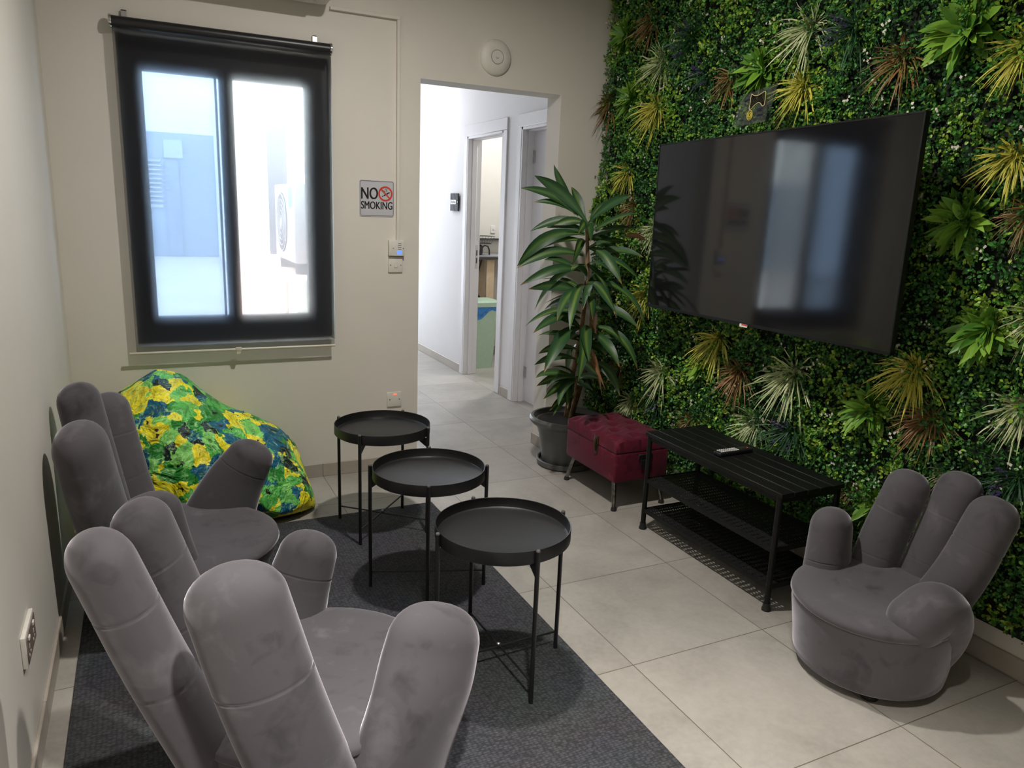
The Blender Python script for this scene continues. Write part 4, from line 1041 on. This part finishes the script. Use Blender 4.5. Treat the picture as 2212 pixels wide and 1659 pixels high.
# double socket on the left wall near the camera
t = thing('wall_socket', (XL, -3.92, .37), 'taupe faced white double wall socket low on the left wall', 'socket')
m = MB(); m.box((XL, -4.005, .322), (XL + .012, -3.838, .412), .003, 2); m.build('plate', M['white'], t)
m = MB(); m.box((XL + .0115, -3.996, .330), (XL + .0145, -3.847, .404), .002, 1); fc = m.build('face', M['brown_switch'], t)
m = MB()
for y in (-3.965, -3.885):
    m.box((XL + .014, y - .012, .388), (XL + .018, y + .006, .398), .001, 1); m.box((XL + .0142, y - .004, .362), (XL + .0152, y + .002, .374)); m.box((XL + .0142, y - .016, .345), (XL + .0152, y - .009, .351)); m.box((XL + .0142, y + .006, .345), (XL + .0152, y + .013, .351))
m.build('switch_and_pins', M['sign_white'], fc, smooth=False)

# ------------------------------------------------------------------ kitchen glimpse
t = thing('waste_bin', (.95, .62, 0), 'pale green plastic bin with blue bag seen through the kitchen door', 'bin')
def sq(x0, x1, y0, y1, z): return rr2(x0, x1, y0, y1, z)
def rr2(x0, x1, y0, y1, z, r=.03, n=5):
    pts = []
    for a, b_, a0 in ((x1 - r, y1 - r, 0), (x0 + r, y1 - r, 90), (x0 + r, y0 + r, 180), (x1 - r, y0 + r, 270)):
        for k in range(n + 1):
            q = math.radians(a0 + 90 * k / n); pts.append(Vector((a + r * math.cos(q), b_ + r * math.sin(q), z)))
    return pts
m = MB(); m.rings([rr2(.775, 1.015, .530, .75, .0), rr2(.76, 1.055, .505, .78, .60), rr2(.76, 1.055, .505, .78, .61)]); m.build('bin_body', M['bin_green'], t, angle=30)
m = MB(); m.rings([rr2(.765, 1.05, .508, .775, .61), rr2(.75, 1.065, .495, .79, .615), rr2(.75, 1.065, .495, .79, .655), rr2(.765, 1.05, .51, .775, .675)]); m.build('bin_lid', M['bin_green'], t, angle=30)
m = MB(); bl = [.52, .49, .50, .53, .57, .585, .57, .59]
for i in range(7):
    x0 = .79 + i * .038; x1 = x0 + .038
    m.add([(x0, .502 , .612), (x1, .502, .612), (x1, .503, bl[i + 1] + .0), (x0, .503, bl[i])], [(0, 1, 2, 3)])
m.build('bin_bag', M['bag_blue'], t, smooth=False)
t = thing('kitchen_table', (1.3, 1.0, 0), 'high kitchen table with dark top and pale wooden leg behind the bin', 'table')
MB().box((.86, .86, 1.072), (1.9, 1.22, 1.085), .001, 1).build('table_top', M['worklip'], t)
MB().box((.86, .86, 1.045), (1.9, 1.22, 1.072), .001, 1).build('table_edge', M['worktop'], t)
for x, y in ((1.085, .90), (1.80, .90), (1.085, 1.15), (1.80, 1.15)):
    MB().box((x, y, 0), (x + .085, y + .04, 1.045), .003, 1).build('leg', M['birch'], t)
m = MB(); m.box((.90, 1.0, .48), (1.86, 1.2, .50)); m.build('lower_shelf', M['worktop'], t, smooth=False)
t = thing('wire_basket', (1.06, 1.0, 1.19), 'black wire basket on top of the coffee machine in the kitchen', 'basket')
m = MB()
for z, k in ((1.205, 1.), (1.245, 1.15), (1.275, 1.25)):
    a, c_ = .105 * k, .08 * k
    m.tube([(1.03 - a, 1.0 - c_, z), (1.03 + a, 1.0 - c_, z), (1.03 + a, 1.0 + c_, z), (1.03 - a, 1.0 + c_, z), (1.03 - a, 1.0 - c_, z)], .003, 6)
for i in range(9):
    x = -1 + 2 * i / 8; m.tube([(1.03 + .105 * x, .92, 1.205), (1.03 + .131 * x, .90, 1.275)], .0016, 5)
m.box((.93, .92, 1.198), (1.135, 1.08, 1.205)); m.build('wires', M['black_metal'], t)
t = thing('coffee_machine', (1.0, 1.0, 1.085), 'dark round-shouldered appliance on the high kitchen table', 'appliance')
m = MB(); m.box((.90, .93, 1.085), (1.06, 1.12, 1.19), .03, 4); m.build('body', plain('dark_grey_plastic', (.06, .06, .065), .35), t)
m = MB(); m.tube([(1.00, .92, 1.088), (1.03, .915, 1.16), (1.06, .915, 1.185), (1.095, .915, 1.175), (1.112, .915, 1.14), (1.115, .915, 1.09)], .008, 8); m.build('carry_handle', M['black_plastic'], t)
t = thing('kettle', (1.03, .98, .50), 'dark appliance on the lower shelf under the kitchen table', 'appliance')
m = MB(); m.lathe([(0, 0), (.075, 0), (.08, .02), (.07, .14), (.05, .17), (.02, .18), (0, .18)], (1.01, 1.03, .50), 24); m.build('body', M['black_plastic'], t)
m = MB(); m.box((.985, .945, .52), (1.04, .957, .56), .002, 1); m.build('pale_label', M['sign_white'], t)
t = thing('dark_bag', (1.0, 1.0, .75), 'black strap bag hanging behind the table leg in the kitchen', 'bag')
m = MB(); m.add([(.92, 1.02, 1.04), (1.06, 1.02, 1.04), (1.0, 1.02, .70), (.92, 1.02, .70), (.92, 1.07, 1.04), (1.06, 1.07, 1.04), (1.0, 1.07, .70), (.92, 1.07, .70)], [(0, 1, 2, 3), (7, 6, 5, 4), (0, 4, 5, 1), (1, 5, 6, 2), (2, 6, 7, 3), (3, 7, 4, 0)])
m.build('bag_body', M['black_plastic'], t, smooth=False)
MB().tube([(1.09, 1.05, 1.03), (1.05, 1.05, .88), (1.01, 1.05, .74)], .008, 6).build('strap', M['black_plastic'], t)
t = thing('storage_crate', (1.0, 1.1, 0), 'dark crate under the kitchen table behind the bin', 'crate')
MB().box((.90, .90, 0), (1.07, 1.18, .46), .006, 2).build('crate_body', M['black_plastic'], t)
MB().box((.89, .89, .44), (1.08, 1.19, .475), .004, 1).build('crate_lid', M['worktop'], t)
t = thing('kitchen_wall_switch', (1.30, KY, 1.34), 'white switch plate on the kitchen wall above the table', 'switch')
MB().box((1.272, KY - .010, 1.295), (1.322, KY, 1.375), .003, 1).build('plate', M['white'], t)
MB().box((1.288, KY - .013, 1.325), (1.306, KY - .009, 1.347), .001, 1).build('rocker', M['sign_grey'], t)
t = thing('kitchen_shelf_rail', (1.3, KY, 1.24), 'narrow dark shelf on the kitchen wall behind the appliance', 'shelf')
MB().box((1.12, KY - .09, 1.225), (1.40, KY, 1.245), .002, 1).build('board', M['worktop'], t)

# ------------------------------------------------------------------ outside the window
OG = .50
struct(MB().box((-12, YB2, OG - .2), (-.80, 8.7, OG)).build('outdoor_ground', M['outground'], smooth=False), 'pale paved courtyard outside the window', 'ground')
b = MB(); b.box((-.805, YB2 + .005, 0), (-.799, 4.2, 3.15)); b.box((-.80, 4.2, 0), (-.60, 8.7, 3.15))
struct(b.build('outdoor_wall_side', M['outwhite'], smooth=False), 'sunlit white wall along the courtyard', 'wall')
t = thing('facing_building', (-5, 8.8, OG), 'pale building with grey ground floor across the courtyard, behind the blind', 'building')
MB().box((-12, 8.7, OG), (-.60, 9.2, 2.62)).build('ground_floor', M['outgrey'], t, smooth=False)
MB().box((-12, 8.72, 2.62), (-.60, 9.2, 6.0)).build('upper_wall', M['outwhite'], t, smooth=False)
m = MB(); m.box((-1.62, 8.66, 2.2), (-1.32, 8.71, 2.5)); m.box((-2.6, 8.66, 1.35), (-1.68, 8.71, 1.40)); m.build('pale_ledges', M['louvre'], t, smooth=False)
m = MB()
for i in range(10): m.box((-2.6, 8.66, 1.45 + i * .075), (-1.68, 8.70, 1.475 + i * .075))
m.build('louvre_slats', M['louvre'], t, smooth=False)
MB().box((-1.62, 8.65, OG), (-1.40, 8.70, 2.15)).build('drain_panel', M['outgrey2'], t, smooth=False)
w2 = MB().box((-.81, 1.30, OG + .45), (-.803, 2.45, 2.26)).build('window_2', M['outdark'], smooth=False); struct(w2, 'dark opening in the courtyard wall behind the outdoor unit', 'window')
struct(MB().box((-1.22, -.95, OG), (-.806, 1.6, 1.03)).build('outdoor_ledge', M['ledge'], smooth=False), 'low pinkish ledge under the outdoor unit', 'ledge')
struct(MB().box((-1.20, -1.25, OG), (-.85, -.96, 1.06)).build('outdoor_block', M['outwhite'], smooth=False), 'white block at the end of the courtyard ledge', 'block')
t = thing('air_conditioner_outdoor_unit', (-.95, -.2, 1.07), 'white outdoor air conditioner unit with round fan seen through the blind', 'air conditioner')
MB().box((-1.09, -.62, 1.11), (-.815, .20, 1.665), .012, 2).build('casing', M['cond'], t)
MB().lathe([(0, -1.0945), (.215, -1.0945), (.22, -1.092), (.22, -1.088)], (0, -.13, 1.385), 40, axis='X').build('fan_opening', M['outdark'], t)
m = MB()
for r in (.05, .09, .13, .17, .21):
    m.tube([(-1.099, -.13 + r * math.cos(a), 1.385 + r * math.sin(a)) for a in [2 * PI * k / 32 for k in range(33)]], .003, 5)
m.lathe([(0, -1.103), (.035, -1.102), (.035, -1.096)], (0, -.13, 1.385), 20, axis='X')
m.build('fan_guard', M['cond'], t)
m = MB(); m.box((-1.0925, -.56, 1.50), (-1.0895, -.42, 1.64)); m.build('energy_label', M['cyan'], t, smooth=False)
m = MB(); m.box((-1.07, -.56, 1.032), (-.83, -.50, 1.112)); m.box((-1.07, .08, 1.032), (-.83, .14, 1.112)); m.build('feet', M['outdark'], t, smooth=False)

# ------------------------------------------------------------------ light
def lamp(name, kind, loc, energy, col, size=None, target=None, spread=None):
    d = bpy.data.lights.new(name, kind); d.energy = energy; d.color = col
    if kind == 'AREA':
        d.shape = 'DISK' if not isinstance(size, tuple) else 'RECTANGLE'
        if isinstance(size, tuple): d.size, d.size_y = size
        else: d.size = size
        if spread: d.spread = spread
    elif size is not None and kind == 'POINT': d.shadow_soft_size = size
    o = bpy.data.objects.new(name, d); C.objects.link(o); o.location = loc
    if target is not None: o.rotation_euler = (Vector(target) - Vector(loc)).to_track_quat('-Z', 'Y').to_euler()
    return o
WARM = (1.0, .95, .89)
def downlight(x, y, e, i, spr):
    t = thing('ceiling_downlight', (x, y, ZC), ('recessed round ceiling downlight over the tray tables', 'recessed round ceiling downlight above the camera position', 'recessed round ceiling downlight at the rear of the lounge')[i], 'lamp', 'ceiling downlights')
    MB().lathe([(.062, -.002), (.085, -.006), (.088, -.003), (.088, 0), (.06, 0)], (x, y, ZC), 40).build('trim_ring', M['white'], t)
    MB().lathe([(0, -.004), (.060, -.004), (.060, -.001), (0, -.001)], (x, y, ZC), 32).build('diffuser', M['lampglass'], t)
    lamp('downlight_beam', 'AREA', (x, y, ZC - .012), e, WARM, .11, (x, y, 0), math.radians(spr))
downlight(-1.0, -3.75, 44, 0, 168)
downlight(-1.7, -5.7, 42, 1, 80)
# daylight at the end of the corridor and kitchen ceiling light
lamp('corridor_daylight', 'AREA', (0, 4.25, 1.35), 31, (.85, .90, 1.0), (1.0, 2.2), (0, 0, 1.3))
lamp('corridor_ceiling_light', 'AREA', (-.1, 1.2, 2.93), 16, (.95, .95, 1.0), .25, (-.1, 1.2, 0))
lamp('kitchen_ceiling_light', 'AREA', (1.4, .3, 2.93), 30, (.97, .99, 1.0), .3, (1.4, .3, 0))
sun = bpy.data.lights.new('sun', 'SUN'); sun.energy = 5; sun.angle = .01; sun.color = (1, .95, .88)
so = bpy.data.objects.new('sun', sun); C.objects.link(so); so.rotation_euler = Vector((.75, .02, -.66)).to_track_quat('-Z', 'Y').to_euler()
wd = bpy.data.worlds.new('World'); bpy.context.scene.world = wd; wd.use_nodes = True
bg = wd.node_tree.nodes['Background']; bg.inputs[0].default_value = (.80, .90, 1.0, 1); bg.inputs[1].default_value = 9.0

vs = bpy.context.scene.view_settings
bpy.context.scene.display_settings.display_device = 'sRGB'
vs.view_transform = 'Standard'; vs.look = 'None'; vs.exposure = 0.0; vs.gamma = 1.0; vs.use_curve_mapping = False
cyc = bpy.context.scene.cycles
cyc.max_bounces = 10; cyc.transparent_max_bounces = 24; cyc.caustics_reflective = False; cyc.caustics_refractive = False; cyc.sample_clamp_indirect = 6
